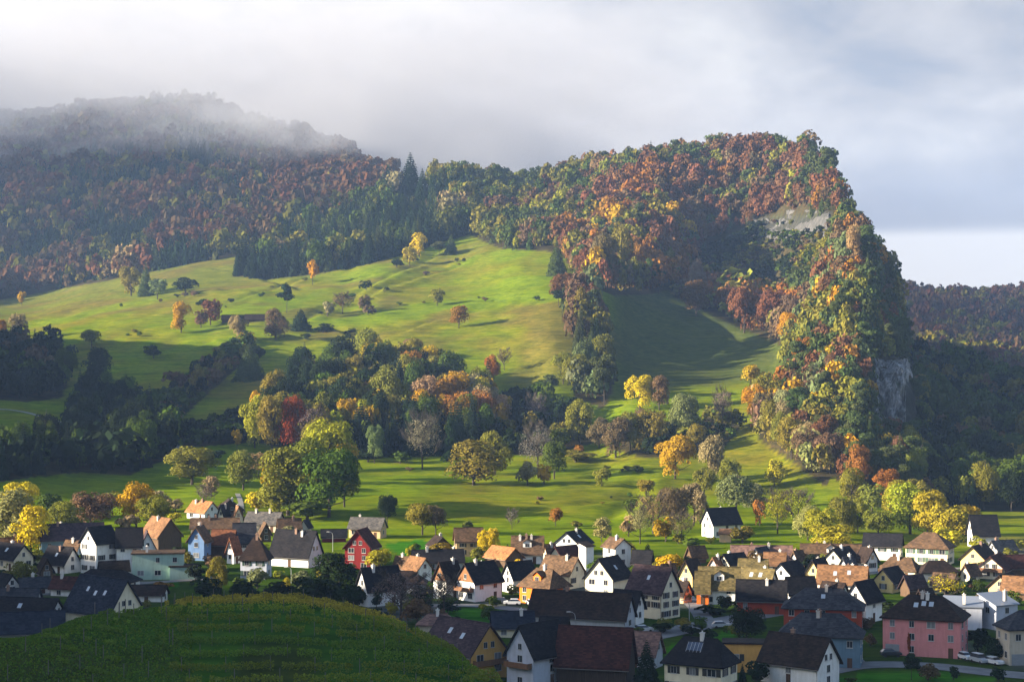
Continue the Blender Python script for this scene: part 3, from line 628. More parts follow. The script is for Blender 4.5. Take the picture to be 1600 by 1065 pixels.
    if win:
        for face, ln in (('f', L), ('g', W)):
            n = max(1, int(ln / 3.3 * dens))
            for q in range(nst):
                z = eave - (nst - q - .5) * (eave / nst) + .15
                if typ == 'gable' and face == 'f': z = min(z, eave - 1.25)
                for i in range(n):
                    u = -ln / 2 + (i + .5) * ln / n
                    if hrng.random() < .13: continue
                    ww = hrng.choice([1.05, 1.2, 1.25, 1.8]); hh = 1.4
                    if q == 0 and garage and face == 'f':
                        if i < garage: place('g', u, 1.15, min(2.9, ln / n * .85), 2.3, face); continue
                    if q == 0 and doors and i == n - 1 and face == 'f': place('d', u, 1.05, 1.0, 2.1, face); continue
                    place('w', u, z, ww, hh, face)
            if typ == 'gable' and face == 'g' and rise > 2.2:
                if wood:
                    bb = MB(); e0 = eave - .2; yy = hy - .03
                    bb.hexa([(gx * (hx + .003), -yy, e0), (gx * (hx + .09), -yy, e0), (gx * (hx + .09), yy, e0), (gx * (hx + .003), yy, e0),
                             (gx * (hx + .003), -.05, eave + rise - .15), (gx * (hx + .09), -.05, eave + rise - .15), (gx * (hx + .09), .05, eave + rise - .15), (gx * (hx + .003), .05, eave + rise - .15)])
                    bb.build('gable_cladding', M_WOOD, root, (.20, .10, .045))
                for u in ((0,) if W < 7.5 else (-.9, .9)):
                    if face == 'g':
                        o = inst('window', WIN, root, (gx * (hx + (.095 if wood else .004)), u, eave + rise * .28), R(90) * gx, (.95, 1, 1.2))
                        if sh and not wood and W >= 7.5: inst('shutter', SHUT, o, (.78 * (1 if u * gx > 0 else -1), 0, 0), 0, (.45, 1, 1), sh)
    if balc:
        bb = MB(); bx = gx * hx; z = eave - 2.4 if eave > 4.5 else 2.2
        xs = sorted((bx + gx * .01, bx + gx * 1.3)); bb.box(xs[0], xs[1], -hy * .9, hy * .9, z - .12, z)
        xs = sorted((bx + gx * 1.22, bx + gx * 1.3)); bb.box(xs[0], xs[1], -hy * .9, hy * .9, z, z + .95)
        xs = sorted((bx + gx * .01, bx + gx * 1.22))
        for sg in (-1, 1): ys = sorted((sg * hy * .9, sg * (hy * .9 - .07))); bb.box(xs[0], xs[1], ys[0], ys[1], z, z + .95)
        bb.build('balcony', M_WOOD, root, (.17, .09, .05))
    HOUSES.append((root, x, Yc, z0, L, W, eave, rise)); return root
DG = (.03, .06, .04); DB = (.06, .045, .035); GR = (.07, .12, .08); BK = (.025, .025, .025)
H = house
# --- left group
H(-22, 58, 851, 893, -38, 1.5, .5, 'gable', 'cream', 'black', 'cream house with a black roof cut by the left edge of the photo', sky=1)
H(60, 131, 856, 897, -35, 1.45, .42, 'gable', 'white', 'black', 'steep black roofed house with white right gable left of the white apartment house', sky=1)
H(52, 88, 874, 905, -58, 1.0, .45, 'gable', 'maroon' if 0 else 'wood', 'umber', 'small brown timber shed with a reddish base and deep eaves', name='shed', cat='shed', ch=0)
H(56, 168, 819, 864, 18, 2.0, .5, 'gable', 'bluegrey', 'purple', 'long blue grey house with a purple grey roof below the big yellow trees', dens=.7)
H(66, 120, 822, 850, -20, 1.5, .5, 'hip', 'grey', 'tile', 'pale tiled hipped roof showing behind the purple grey roof', win=False)
H(122, 188, 825, 899, 50, 1.05, .70, 'gable', 'white', 'black', 'tall white apartment house with a lit left gable and black roof', name='apartment_house', cat='apartment house', st=3, shut=BK, ch=0)
H(178, 226, 827, 897, 8, 1.2, .66, 'gable', 'white', 'black', 'narrow white tower house with two skylights in its black roof', st=3, sky=2, ch=0)
H(210, 250, 832, 884, -76, 1.1, .5, 'gable', 'white', 'purple', 'white gabled house standing behind the flat roofed mint block', ch=0)
H(214, 290, 810, 863, -52, 1.35, .5, 'gable', 'wood', 'tile', 'old timber barn with a sunlit brown roof and dark right gable', name='barn', cat='barn', ch=1, win=False)
H(203, 292, 864, 907, 8, 1.6, 1, 'flat', 'mint', 'brown', 'flat roofed pale mint house with dark windows', dens=.9, ch=1)
H(262, 312, 884, 906, 8, 1.3, 1, 'flat', 'mint', 'umber', 'small pale green garage beside the mint house', name='garage', cat='garage', ch=0, win=False)
H(292, 332, 824, 877, 78, 1.1, .62, 'gable', 'blue', 'brown', 'bright blue gabled house', st=2, ch=2)
H(328, 372, 830, 873, -8, 1.2, .58, 'gable', 'darkwood', 'rust', 'open fronted dark barn with a rust brown roof between the blue and a white house', name='barn', cat='barn', win=False, ch=0)
H(360, 404, 820, 872, 10, 1.0, .5, 'gable', 'white', 'slate', 'white house with a tall slate roof right of the rust brown barn', shut=BK, ch=1)
H(288, 346, 785, 815, -38, 1.3, .5, 'gable', 'white', 'orange', 'white house with a sunlit orange roof, topmost at left', ch=2)
H(330, 386, 781, 812, -80, 1.0, .45, 'gable', 'darkwood', 'umber', 'dark chalet with a wide low gable at the foot of the lane', ch=1, name='chalet', cat='chalet')
H(338, 362, 791, 822, 62, 1.3, .5, 'gable', 'cream', 'black', 'left of two small cream gables under the dark chalet', ch=1)
H(358, 384, 793, 824, -72, 1.3, .5, 'gable', 'cream', 'tile', 'right of two small cream gables under the dark chalet', ch=1)
H(296, 376, 811, 838, 4, 2.2, .5, 'gable', 'beige', 'brown', 'house with a long brown roof behind the blue house', ch=2, sky=0)
H(380, 448, 801, 832, -18, 1.7, .5, 'gable', 'beige', 'grey', 'grey roofed house left of a pale willow at the foot of the orchard trees', ch=2)
H(400, 428, 819, 848, -72, 1.2, .5, 'gable', 'wood', 'brown', 'narrow brown gabled house behind the black barn', ch=0)
H(374, 426, 840, 905, -6, 1.15, .50, 'hip', 'paleblue', 'umber', 'pale house with a dark brown hipped roof at the edge of the vineyard', st=2, shut=DG, ch=1)
H(418, 508, 831, 888, -26, 1.6, .36, 'gable', 'white', 'black', 'large black roofed barn house with a white right gable and two windows', name='barn', cat='barn', ch=2, sky=2, dens=.5)
H(470, 486, 813, 832, 70, 1.2, .55, 'gable', 'white', 'black', 'tiny white hut in the grass behind the black barn', name='hut', cat='hut', ch=0, win=False)
H(500, 544, 829, 848, 5, 2.2, .55, 'gable', 'red', 'black', 'low dark red sheds left of the beige house', name='shed', cat='shed', ch=0, win=False)
H(542, 607, 810, 842, -16, 1.7, .55, 'gable', 'peach', 'grey', 'beige house with a grey roof behind the red house', ch=1)
H(536, 596, 828, 890, 76, 1.1, .58, 'gable', 'red', 'maroon', 'dark red gabled house with a column of white windows', st=3, ch=0)
# --- centre
H(552, 634, 889, 950, 34, 1.6, .50, 'gable', 'white', 'black', 'white house with black roof and part shaded left gable, nearest the vineyard edge', st=2, ch=2)
H(596, 668, 893, 928, 0, 1.6, .5, 'hip', 'grey', 'umber', 'dark hipped roof behind the bare village trees', ch=0)
H(626, 680, 873, 910, -52, 1.3, .55, 'gable', 'white', 'tile', 'white gabled house with a sunlit left roof slope, left of the wood gabled pair', ch=1)
H(640, 728, 860, 890, 8, 2.2, .45, 'gable', 'grey', 'black', 'long black roof with two white chimneys above the wood gabled pair', ch=3)
H(664, 708, 840, 865, -70, 1.3, .5, 'gable', 'wood', 'umber', 'dark shed with an uneven roof at the edge of the bright lawn', name='shed', cat='shed', ch=1, win=False)
H(706, 758, 826, 870, 8, 1.3, .6, 'gable', 'peach', 'brown', 'beige house with a brown roof left of the bright yellow poplar', shut=BK, ch=0)
H(752, 822, 856, 888, -48, 1.3, .5, 'gable', 'wood', 'orange', 'barn with a sunlit orange roof right of the yellow poplar', name='barn', cat='barn', ch=0, win=False)
H(797, 852, 840, 882, -4, 1.35, .45, 'gable', 'white', 'brown', 'white house with brown roof and three pale chimneys', ch=3, sky=1, dorm=1)
H(672, 728, 880, 938, 48, 1.15, .55, 'gable', 'white', 'umber', 'left of two white houses with wood clad gables, behind a bare tree', wood=True, st=2, ch=1)
H(708, 790, 881, 942, 42, 1.25, .55, 'gable', 'white', 'black', 'right and larger of two white houses with wood clad gables', wood=True, balc=True, st=2, ch=1)
H(780, 842, 879, 927, 36, 1.4, .55, 'gable', 'white', 'black', 'white house with black roof between the wood gabled pair and the orange house', st=2, ch=0)
H(806, 896, 891, 948, -42, 1.2, .52, 'hip', 'orange', 'brown', 'bright orange house with a broad brown roof', st=2, dorm=1, ch=1, hip=.55)
H(838, 918, 872, 922, -38, 1.4, .52, 'gable', 'cream', 'brown', 'cream house with a sunlit brown roof behind the orange house', shut=BK, ch=1)
H(862, 930, 831, 868, 62, 1.15, .5, 'gable', 'white', 'black', 'white house with a wide black gable roof on the edge of the meadow', ch=1, sky=1)
H(856, 912, 855, 882, 42, 1.6, .5, 'gable', 'cream', 'maroon', 'low house with a maroon roof left of the white tower', ch=0, win=False)
H(902, 930, 849, 896, 40, 1.0, .9, 'mono', 'white', 'umber', 'slim white tower with a slanted dark top', name='tower', cat='tower', ch=0, win=False)
H(938, 990, 842, 888, -58, 1.1, .74, 'gable', 'white', 'brown', 'tall white block with a small brown roof right of the white tower', st=2, dens=.6, ch=1)
H(984, 1024, 862, 890, -20, 1.6, .5, 'gable', 'darkwood', 'black', 'dark shed right of the tall white block', name='shed', cat='shed', ch=0, win=False)
H(908, 992, 873, 936, 58, 1.15, .52, 'gable', 'cream', 'black', 'large cream house with a broad pale left gable and black roof', st=2, ch=0, sky=1)
H(974, 1068, 888, 970, -42, 1.35, .56, 'gable', 'cream', 'purple', 'yellowish three storey house with a purple brown roof and dark shutters', st=3, shut=DB, ch=0, sky=1, dens=1.15)
H(1056, 1104, 876, 918, 55, 1.3, .5, 'gable', 'yellow', 'umber', 'yellow gabled house with a dark roof behind the three storey house', ch=0)
H(1068, 1108, 856, 882, 30, 1.5, .5, 'gable', 'wood', 'brown', 'small brown stable with stepped roofs below the white hill house', name='stable', cat='stable', ch=0, win=False)
H(820, 998, 928, 990, -22, 3.0, .42, 'gable', 'grey', 'umber', 'very long dark roofed barn with a pale grey right gable', name='barn', cat='barn', ch=1, dens=.35)
H(950, 1012, 926, 978, -32, 1.4, .55, 'gable', 'white', 'black', 'white house with black roof squeezed behind the long barn', ch=0)
# --- right of centre
H(1093, 1161, 795, 841, 26, 1.4, .52, 'gable', 'white', 'black', 'lone white house with black roof standing above the village on the meadow', st=2, ch=1)
H(1122, 1145, 829, 848, -10, 1.3, .7, 'mono', 'peach', 'tile', 'small pinkish shed in front of the lone white house', name='shed', cat='shed', ch=0, win=False)
H(1088, 1160, 889, 946, -8, 1.7, .52, 'gable', 'white', 'olive', 'long white house with an olive brown roof and a red dormer', st=2, dorm=1, ch=1)
H(1084, 1112, 896, 945, -6, 1.0, .55, 'gable', 'orange', 'olive', 'orange end house adjoining the long white house', st=2, ch=0)
H(1148, 1220, 891, 936, -32, 1.5, .5, 'gable', 'cream', 'olive', 'house with an olive roof, two skylights and a white right gable', sky=2, ch=1)
H(1140, 1240, 855, 886, -4, 3.2, .42, 'gable', 'beige', 'pinkish', 'long pale tiled roof at the back of the village', ch=2, win=False)
H(1166, 1214, 857, 888, 52, 1.3, .5, 'gable', 'white', 'slate', 'small white gabled house with a slate roof before the long tiled roof', ch=0)
H(1190, 1232, 866, 895, -14, 1.4, .5, 'gable', 'white', 'tile', 'house with a square brown tiled roof and a white chimney', ch=1)
H(1118, 1174, 867, 895, 38, 1.5, .5, 'gable', 'cream', 'black', 'low house with black roof and narrow cream left gable', ch=1)
H(1150, 1204, 876, 906, -12, 1.5, .48, 'gable', 'beige', 'olive', 'house under a plain olive roof in the middle of the roofs', ch=1)
H(1196, 1270, 880, 922, 54, 1.3, .5, 'gable', 'white', 'black', 'white gabled house with a steep black roof in the middle of the brown roofs', ch=0, dens=.4)
H(1252, 1306, 876, 922, 54, 1.3, .52, 'gable', 'yellow', 'black', 'yellow gabled house with black roof among the brown roofs', ch=1, shut=DB)
H(1272, 1362, 887, 930, -18, 1.9, .44, 'gable', 'white', 'tile', 'house with a broad sunlit brown tiled roof', ch=2, sky=2)
H(1248, 1348, 852, 884, -8, 3.0, .45, 'gable', 'white', 'brown', 'long brown roofed house along the meadow edge', ch=2, dorm=1)
H(1280, 1348, 857, 894, 52, 1.4, .5, 'gable', 'cream', 'black', 'cream gabled house with black roof and white chimney before the long brown roof', ch=1)
H(1336, 1374, 858, 894, -64, 1.3, .55, 'gable', 'white', 'umber', 'narrow white gabled house facing right with shuttered windows', ch=1, shut=DB)
H(1146, 1234, 909, 962, -10, 1.7, .5, 'gable', 'brick', 'black', 'house with a big black roof and brown balconies behind a dark tree', balc=True, ch=1)
H(1222, 1278, 903, 945, 12, 1.5, .5, 'gable', 'white', 'black', 'black roof squeezed behind the red house with the slate hipped roof', ch=0)
H(1216, 1358, 922, 988, -12, 1.7, .56, 'hip', 'brick', 'slate', 'brick red house with a wide slate hipped roof', st=2, sky=1, ch=1, hip=.95)
H(1345, 1415, 836, 877, -18, 1.8, .62, 'gable', 'white', 'black', 'long white house with black roof and rows of windows left of the hipped villa', st=2, shut=DG, ch=0)
H(1409, 1497, 833, 884, -26, 1.35, .56, 'hip', 'cream', 'brown', 'cream villa with a pyramid brown roof and green shutters', name='villa', cat='villa', st=2, shut=GR, ch=0, hip=1.0, dens=1.2)
H(1512, 1560, 807, 856, 4, 1.2, .45, 'gable', 'white', 'black', 'white house with a steep dark roof, isolated by the dark wood at right', ch=0, dens=.5)
H(1493, 1566, 853, 894, 56, 1.3, .5, 'gable', 'yellow', 'umber', 'pale yellow gabled house right of the cream villa', ch=1)
H(1516, 1594, 869, 907, 62, 1.3, .46, 'gable', 'cream', 'maroon', 'cream house with a wide sunlit gable and maroon roof', ch=1, balc=True, shut=DB)
H(1556, 1640, 868, 902, 10, 2.0, .5, 'gable', 'wood', 'maroon', 'maroon roofed barn at the right edge of the photo', name='barn', cat='barn', ch=0, win=False)
H(1371, 1444, 872, 908, -30, 1.6, .48, 'hip', 'cream', 'brown', 'house with a sunlit brown hipped roof in front of the villa', ch=1, hip=.7)
H(1430, 1498, 878, 910, 8, 1.7, .5, 'hip', 'grey', 'umber', 'dark hipped roof in front of the cream villa', ch=0)
H(1358, 1424, 888, 927, 52, 1.35, .5, 'gable', 'yellow', 'black', 'brightly lit yellow gable with a black roof', wood=False, ch=0, shut=DB)
H(1402, 1452, 901, 934, 30, 1.4, .5, 'gable', 'wood', 'purple', 'barn with a purple brown roof left of the golden willow', name='barn', cat='barn', ch=0, win=False)
H(1313, 1386, 910, 975, 50, 1.3, .58, 'gable', 'white', 'black', 'white house with black roof behind the brick red house', st=2, ch=0, dens=.6)
H(1536, 1606, 898, 932, 56, 1.4, .45, 'gable', 'peach', 'umber', 'low house with a pinkish gable and dark brown roof under the maroon roof', ch=0)
H(1560, 1640, 903, 940, -28, 1.6, .45, 'gable', 'wood', 'tile', 'barn with a sunlit orange brown roof at the right edge', name='barn', cat='barn', ch=0, win=False)
# --- front
H(1370, 1522, 934, 1032, -22, 1.55, .66, 'hip', 'pink', 'umber', 'large pink house with a dark hipped roof and garage doors', st=3, ch=3, sky=3, garage=1, hip=.9, dens=.9)
H(1470, 1540, 936, 985, -14, 1.5, .78, 'mono', 'paleblue', 'metal', 'left of two pale modern houses with slanted metal roofs', ch=1, dens=.5)
H(1528, 1592, 930, 985, 30, 1.2, .74, 'mono', 'paleblue', 'metal', 'right of two pale modern houses with slanted metal roofs', ch=1, dens=.5)
H(1556, 1660, 956, 1042, 8, 1.5, .7, 'hip', 'beige', 'slate', 'beige house with a dark roof and wide garage door at the right edge', st=2, garage=2, ch=0)
H(1208, 1358, 962, 1048, -14, 1.7, .62, 'hip', 'bluegrey', 'slate', 'blue grey house under a broad flat grey roof in front of the brick red house', st=2, ch=2, hip=.9)
H(1126, 1204, 1004, 1052, -6, 1.5, 1, 'flat', 'ochre', 'umber', 'flat roofed ochre house half hidden by dark bushes', st=1, ch=0, shut=BK)
H(1180, 1318, 996, 1078, -40, 1.5, .48, 'gable', 'white', 'umber', 'white gabled house with a big dark brown roof at the bottom edge', st=2, ch=1, dens=.5)
H(1030, 1160, 1000, 1094, -30, 1.45, .58, 'hip', 'cream', 'black', 'cream house with a black roof and dark shutters at the bottom edge', st=2, ch=1, shut=BK, sky=0, pv=3, hip=.6)
H(652, 800, 972, 1060, -48, 1.5, .46, 'gable', 'ochre', 'purple', 'orange beige gabled house with a purple grey roof beside the vineyard', st=2, balc=True, ch=0, sky=2)
H(784, 900, 977, 1078, 48, 1.5, .55, 'gable', 'paleblue', 'black', 'pale gabled house with a black roof right of the orange beige house', st=3, balc=True, ch=0, sky=1, dens=.5)
H(862, 1000, 984, 1078, -16, 1.7, .42, 'gable', 'darkwood', 'maroon', 'old barn with a patchy dark red tiled roof', name='barn', cat='barn', ch=0, win=False)
H(955, 1042, 990, 1046, -26, 1.7, .5, 'gable', 'grey', 'pinkish', 'low house with a pinkish tiled roof behind the black spruce', ch=0, dens=.4)
H(650, 718, 961, 990, -4, 1.8, .5, 'hip', 'beige', 'pinkish', 'low pinkish hipped roof behind the orange beige house', ch=1, win=False)
H(764, 838, 958, 998, 6, 1.7, .5, 'gable', 'cream', 'navy', 'dark roofed house between the lawn and the pale gabled house', ch=1)
H(838, 894, 966, 1004, -16, 1.5, .5, 'gable', 'grey', 'black', 'black roof beside the street lamp', ch=0, win=False)
H(92, 232, 905, 994, -38, 1.55, .42, 'gable', 'cream', 'navy', 'large house with a blue grey roof and three skylights behind the vineyard', sky=3, ch=0, dens=.35)
H(-30, 104, 936, 990, -14, 2.0, .5, 'gable', 'white', 'black', 'white house with a black roof at the left edge behind the vineyard', sky=1, ch=0, dens=.5)
H(-30, 108, 960, 1030, 14, 1.9, .6, 'gable', 'grey', 'navy', 'blue grey roof lowest at the left edge, partly behind the grass slope', ch=0, win=False)
H(76, 146, 904, 934, -16, 1.8, .5, 'gable', 'white', 'maroon', 'dark maroon roofed house behind the large blue grey roof', ch=1)
H(112, 222, 892, 926, -14, 2.2, .5, 'hip', 'white', 'black', 'low black hipped roof in front of the white apartment house', ch=0, dens=.5)
H(200, 264, 917, 942, -6, 1.9, .55, 'gable', 'white', 'umber', 'small white outbuilding with a brown roof at the vineyard edge', name='outbuilding', cat='outbuilding', ch=0, dens=.4)
H(-14, 36, 899, 930, -48, 1.3, .5, 'gable', 'white', 'black', 'small white gable with black roof at the left edge', ch=0)
H(-20, 64, 922, 952, 2, 2.0, .5, 'gable', 'grey', 'slate', 'grey roof among the dark roofs at the left edge', ch=1, win=False)
# smaller roofs that fill the gaps
H(96, 134, 846, 868, -24, 1.4, .5, 'gable', 'white', 'brown', 'small brown roofed house tucked behind the steep black roofed one', ch=1)
H(-8, 40, 842, 866, 20, 1.5, .5, 'gable', 'yellow', 'tile', 'yellowish house under the bright yellow tree at the left edge', ch=1)
H(150, 206, 878, 902, 20, 1.7, .5, 'gable', 'grey', 'umber', 'low dark lean to before the white apartment house', name='shed', cat='shed', ch=0, win=False)
H(24, 84, 904, 930, 24, 1.6, .5, 'gable', 'white', 'slate', 'small slate roofed house between the dark roofs at far left', ch=1)
H(430, 474, 812, 836, 14, 1.5, .5, 'gable', 'cream', 'brown', 'small cream house half behind the grey roofed one', ch=1)
H(352, 378, 843, 882, 58, 1.2, .55, 'gable', 'white', 'rust', 'narrow white gable between the open barn and the slate roofed house', ch=0)
H(612, 646, 872, 896, -30, 1.4, .5, 'gable', 'beige', 'brown', 'small beige house behind the white house by the vineyard', ch=1)
H(846, 872, 852, 876, 30, 1.3, .5, 'gable', 'cream', 'tile', 'small tiled cottage left of the maroon roof', name='cottage', cat='cottage', ch=1)
H(688, 722, 862, 886, -40, 1.4, .5, 'gable', 'white', 'brown', 'small white house with a brown roof left of the beige house', ch=1)
H(1024, 1062, 884, 910, 38, 1.4, .5, 'gable', 'cream', 'brown', 'small cream house left of the yellow gabled one', ch=1)
H(1040, 1086, 910, 944, -44, 1.3, .5, 'gable', 'peach', 'umber', 'pinkish house behind the right gable of the three storey house', ch=1, shut=DB)
H(1104, 1136, 872, 894, 50, 1.3, .5, 'gable', 'white', 'tile', 'tiny white gable under the brown stable', name='cottage', cat='cottage', ch=1)
H(1232, 1262, 862, 886, 40, 1.3, .5, 'gable', 'white', 'brown', 'small white gable left of the long brown roof with a dormer', ch=1)
H(1226, 1262, 886, 912, -30, 1.3, .5, 'gable', 'cream', 'brown', 'small brown roofed house right of the steep black roof', ch=1)
H(1306, 1344, 872, 898, 46, 1.4, .5, 'gable', 'white', 'slate', 'slate roofed house with a white gable behind the broad tiled roof', ch=1, pv=3)
H(1452, 1500, 898, 926, -34, 1.4, .5, 'gable', 'peach', 'brown', 'low brown house behind the golden willow', ch=0)
H(1496, 1536, 884, 910, 40, 1.3, .5, 'gable', 'cream', 'brown', 'small cream gable at the foot of the pale yellow house', ch=1)
H(1540, 1592, 846, 872, 24, 1.5, .5, 'gable', 'grey', 'grey', 'grey house at the right edge below the dark wood', ch=1)
H(1276, 1330, 912, 944, -40, 1.3, .5, 'gable', 'white', 'umber', 'white gable facing right behind the slate hipped roof', ch=1)
H(1426, 1466, 922, 952, 36, 1.4, .5, 'gable', 'wood', 'umber', 'dark timber shed behind the pink house', name='shed', cat='shed', ch=0, win=False)
H(736, 772, 884, 912, 50, 1.3, .5, 'gable', 'white', 'brown', 'small brown roofed house behind the larger wood gabled house', ch=1)
H(1004, 1040, 930, 960, 30, 1.4, .5, 'gable', 'wood', 'umber', 'dark shed right of the long barn', name='shed', cat='shed', ch=0, win=False) if 0 else None
# farm buildings on the upper meadow
H(346, 384, 493, 503, 2, 3.4, .45, 'gable', 'darkwood', 'umber', 'left of two low dark field barns on the upper meadow', name='field_barn', cat='barn', ch=0, win=False)
H(382, 414, 492, 503, 3, 3.0, .45, 'gable', 'darkwood', 'umber', 'right of two low dark field barns on the upper meadow', name='field_barn', cat='barn', ch=0, win=False)
# ------------------------------------------------------------------ plants
def quads_at(c, n, size, rg, asp=1.0, jit=.5):
    """leaf-sized quads at points c, facing roughly along n"""
    N = len(c); nn = n + jit * rg.normal(size=(N, 3)); nn /= np.linalg.norm(nn, axis=1)[:, None] + 1e-9
    t_ = np.cross(nn, rg.normal(size=(N, 3))); t_ /= np.linalg.norm(t_, axis=1)[:, None] + 1e-9; b_ = np.cross(nn, t_)
    s = (size * rg.uniform(.6, 1.35, N))[:, None]; t_ = t_ * s * asp; b_ = b_ * s
    k = rg.uniform(.25, .75, (N, 1))
    return np.stack([c - t_, c - b_ + t_ * (k - .5), c + t_, c + b_ * .9 + t_ * (.5 - k)], 1)     # (N,4,3)
def crown_broad(seed, nleaf, size, tf=.22, ncl=20, rx=.5, round_=.62, clr=(.17, .27)):
    rg = np.random.default_rng(seed); zc = (1 + tf) / 2; rz = (1 - tf) / 2
    d = rg.normal(size=(ncl, 3)); d /= np.linalg.norm(d, axis=1)[:, None]; d[:, 2] = d[:, 2] * .9 + .05
    rad = rg.uniform(.35, round_ + .16, ncl)[:, None]; cc = d * rad; cr = rg.uniform(*clr, ncl) * 1.75
    cr *= np.where(rg.random(ncl) < .25, .7, 1.0)
    wts = cr ** 2; wts /= wts.sum(); ci = rg.choice(ncl, nleaf, p=wts)
    e = rg.normal(size=(nleaf, 3)); e /= np.linalg.norm(e, axis=1)[:, None]; e[:, 2] = np.where(e[:, 2] < -.35, -e[:, 2], e[:, 2])
    p = cc[ci] + e * (cr[ci] * rg.uniform(.72, 1.05, nleaf))[:, None]
    L_ = np.linalg.norm(p, axis=1); p = p / np.maximum(1, L_ / 1.0)[:, None]
    n = e * .75 + p * .5
    P_ = p * np.array([rx, rx, rz]) + np.array([0, 0, zc]); var = np.clip(rg.normal(.5, .2, nleaf) + (rg.normal(0, .12, ncl))[ci], 0, 1)
    return quads_at(P_, n, size, rg), var
def crown_conifer(seed, nleaf, size, rx=.5, tf=.06, pw=.85):
    rg = np.random.default_rng(seed); z = tf + (1 - tf) * (1 - np.sqrt(rg.random(nleaf)) * 1.0); z = np.clip(z, tf, .995)
    lay = np.floor(z * 22) / 22; zz = lay + (z - lay) * .35
    r = rx * np.maximum(0, (1 - zz)) ** pw * rg.uniform(.35, 1.0, nleaf) ** .5; a = rg.uniform(0, 2 * np.pi, nleaf)
    lob = 1 + .22 * np.sin(a * 5 + lay * 40 + seed); r = r * lob
    p = np.stack([r * np.cos(a), r * np.sin(a), zz - r * .22], 1); n = np.stack([np.cos(a) * .75, np.sin(a) * .75, np.full(nleaf, .5)], 1)
    return quads_at(p, n, size * (.45 + .75 * (1 - zz)), rg, 1.25, .45), np.clip(rg.normal(.5, .22, nleaf), 0, 1)
def crown_pine(seed, nleaf, size):
    rg = np.random.default_rng(seed); ncl = 11
    cz = rg.uniform(.45, .95, ncl); a = rg.uniform(0, 6.3, ncl); rr = rg.uniform(.05, .34, ncl) * (1.35 - cz)
    cc = np.stack([rr * np.cos(a) * 1.5, rr * np.sin(a) * 1.5, cz], 1); cr = rg.uniform(.12, .24, ncl)
    ci = rg.choice(ncl, nleaf); e = rg.normal(size=(nleaf, 3)); e /= np.linalg.norm(e, axis=1)[:, None]
    p = cc[ci] + e * cr[ci][:, None] * np.array([1.15, 1.15, .42]) * rg.uniform(.6, 1, (nleaf, 1))
    return quads_at(p, e + np.array([0, 0, .4]), size, rg), np.clip(rg.normal(.5, .2, nleaf), 0, 1)
def trunk_mb(seed, h=.75, r=.03, limbs=7, tf=.25, spread=.32, twigs=0, tr=.006):
    rd = random.Random(seed); b = MB(); top = (rd.uniform(-.03, .03), rd.uniform(-.03, .03), h)
    mid = (rd.uniform(-.02, .02), rd.uniform(-.02, .02), h * .5)
    b.tube([(0, 0, -.06), (0, 0, .02), mid, top], [r * 1.5, r, r * .72, r * .25], 6)
    for i in range(limbs):
        z0 = tf + (h - tf) * (i + .3) / limbs * .95; a = i * 2.4 + rd.uniform(-.4, .4); l = spread * rd.uniform(.7, 1.1) * (1.15 - .6 * z0)
        z1 = z0 + l * rd.uniform(.35, .9); p1 = (l * .5 * math.cos(a), l * .5 * math.sin(a), z0 + (z1 - z0) * .35); p2 = (l * math.cos(a), l * math.sin(a), min(z1, .97))
        b.tube([(0, 0, z0), p1, p2], [r * .5, r * .33, r * .14], 4)
        for k in range(twigs):
            f = rd.uniform(.3, 1); q = Vector(p1).lerp(Vector(p2), f); a2 = a + rd.uniform(-1.2, 1.2); l2 = l * rd.uniform(.3, .6)
            q2 = q + Vector((math.cos(a2) * l2, math.sin(a2) * l2, l2 * rd.uniform(.3, 1.2))); q2.z = min(q2.z, .99)
            b.tube([q, q2], [tr, tr * .4], 3)
            for m_ in range(3):
                q3 = q.lerp(q2, rd.uniform(.3, .9)); b.tube([q3, q3 + Vector((rd.uniform(-.09, .09), rd.uniform(-.09, .09), rd.uniform(.03, .13)))], [tr * .7, tr * .3], 3)
    return b
def crown_mesh(name, q, var, mat=None):
    N = len(q); return mesh_np(name, q.reshape(-1, 3), np.arange(N * 4).reshape(N, 4), [mat or M_LEAF], None, {'var': ('FLOAT', np.repeat(var, 4))})
VAR = {}
for lv, nl, sz in (('hi', 5600, .0190), ('mid', 1500, .0340), ('lo', 420, .063)):
    nv = {'hi': 6, 'mid': 6, 'lo': 5}[lv]
    VAR['broad', lv] = [crown_broad(100 + i, nl, sz, tf=(-.06, -.1, .0)[i % 3], ncl=(24, 19, 28)[i % 3]) for i in range(nv)]
    VAR['tall', lv] = [crown_broad(200 + i, nl, sz, tf=-.04, ncl=24, round_=.5) for i in range(4)]
    VAR['bush', lv] = [crown_broad(300 + i, int(nl * .7), sz * 1.25, tf=.0, ncl=14) for i in range(4)]
    VAR['spruce', lv] = [crown_conifer(400 + i, int(nl * 1.0), sz * 1.25) for i in range(4)]
    VAR['pine', lv] = [crown_pine(500 + i, int(nl * .8), sz * 1.15) for i in range(4)]
    VAR['poplar', lv] = [crown_broad(600 + i, nl, sz, tf=.04, ncl=22, round_=.45, clr=(.14, .22)) for i in range(3)]
    VAR['bare', lv] = [crown_broad(700 + i, int(nl * .45), sz * .62, tf=.1, ncl=26, clr=(.2, .3)) for i in range(4)]
CROWN = {k: [crown_mesh('crown', *q) for q in v] for k, v in VAR.items()}
_tk = dict(broad=(.75, .026, 8, .14, .34, 0), tall=(.85, .022, 8, .2, .3, 0), bush=(.5, .03, 5, .05, .3, 0), spruce=(.97, .018, 0, .2, .2, 0), pine=(.93, .016, 7, .5, .3, 0), poplar=(.9, .02, 5, .1, .2, 0), bare=(.9, .022, 13, .16, .42, 9))
TRUNK = {k: [trunk_mb(900 + i * 7, v[0], v[1], v[2], v[3], v[4], v[5]).mesh('trunk', [M_BARK]) for i in range(3)] for k, v in _tk.items()}
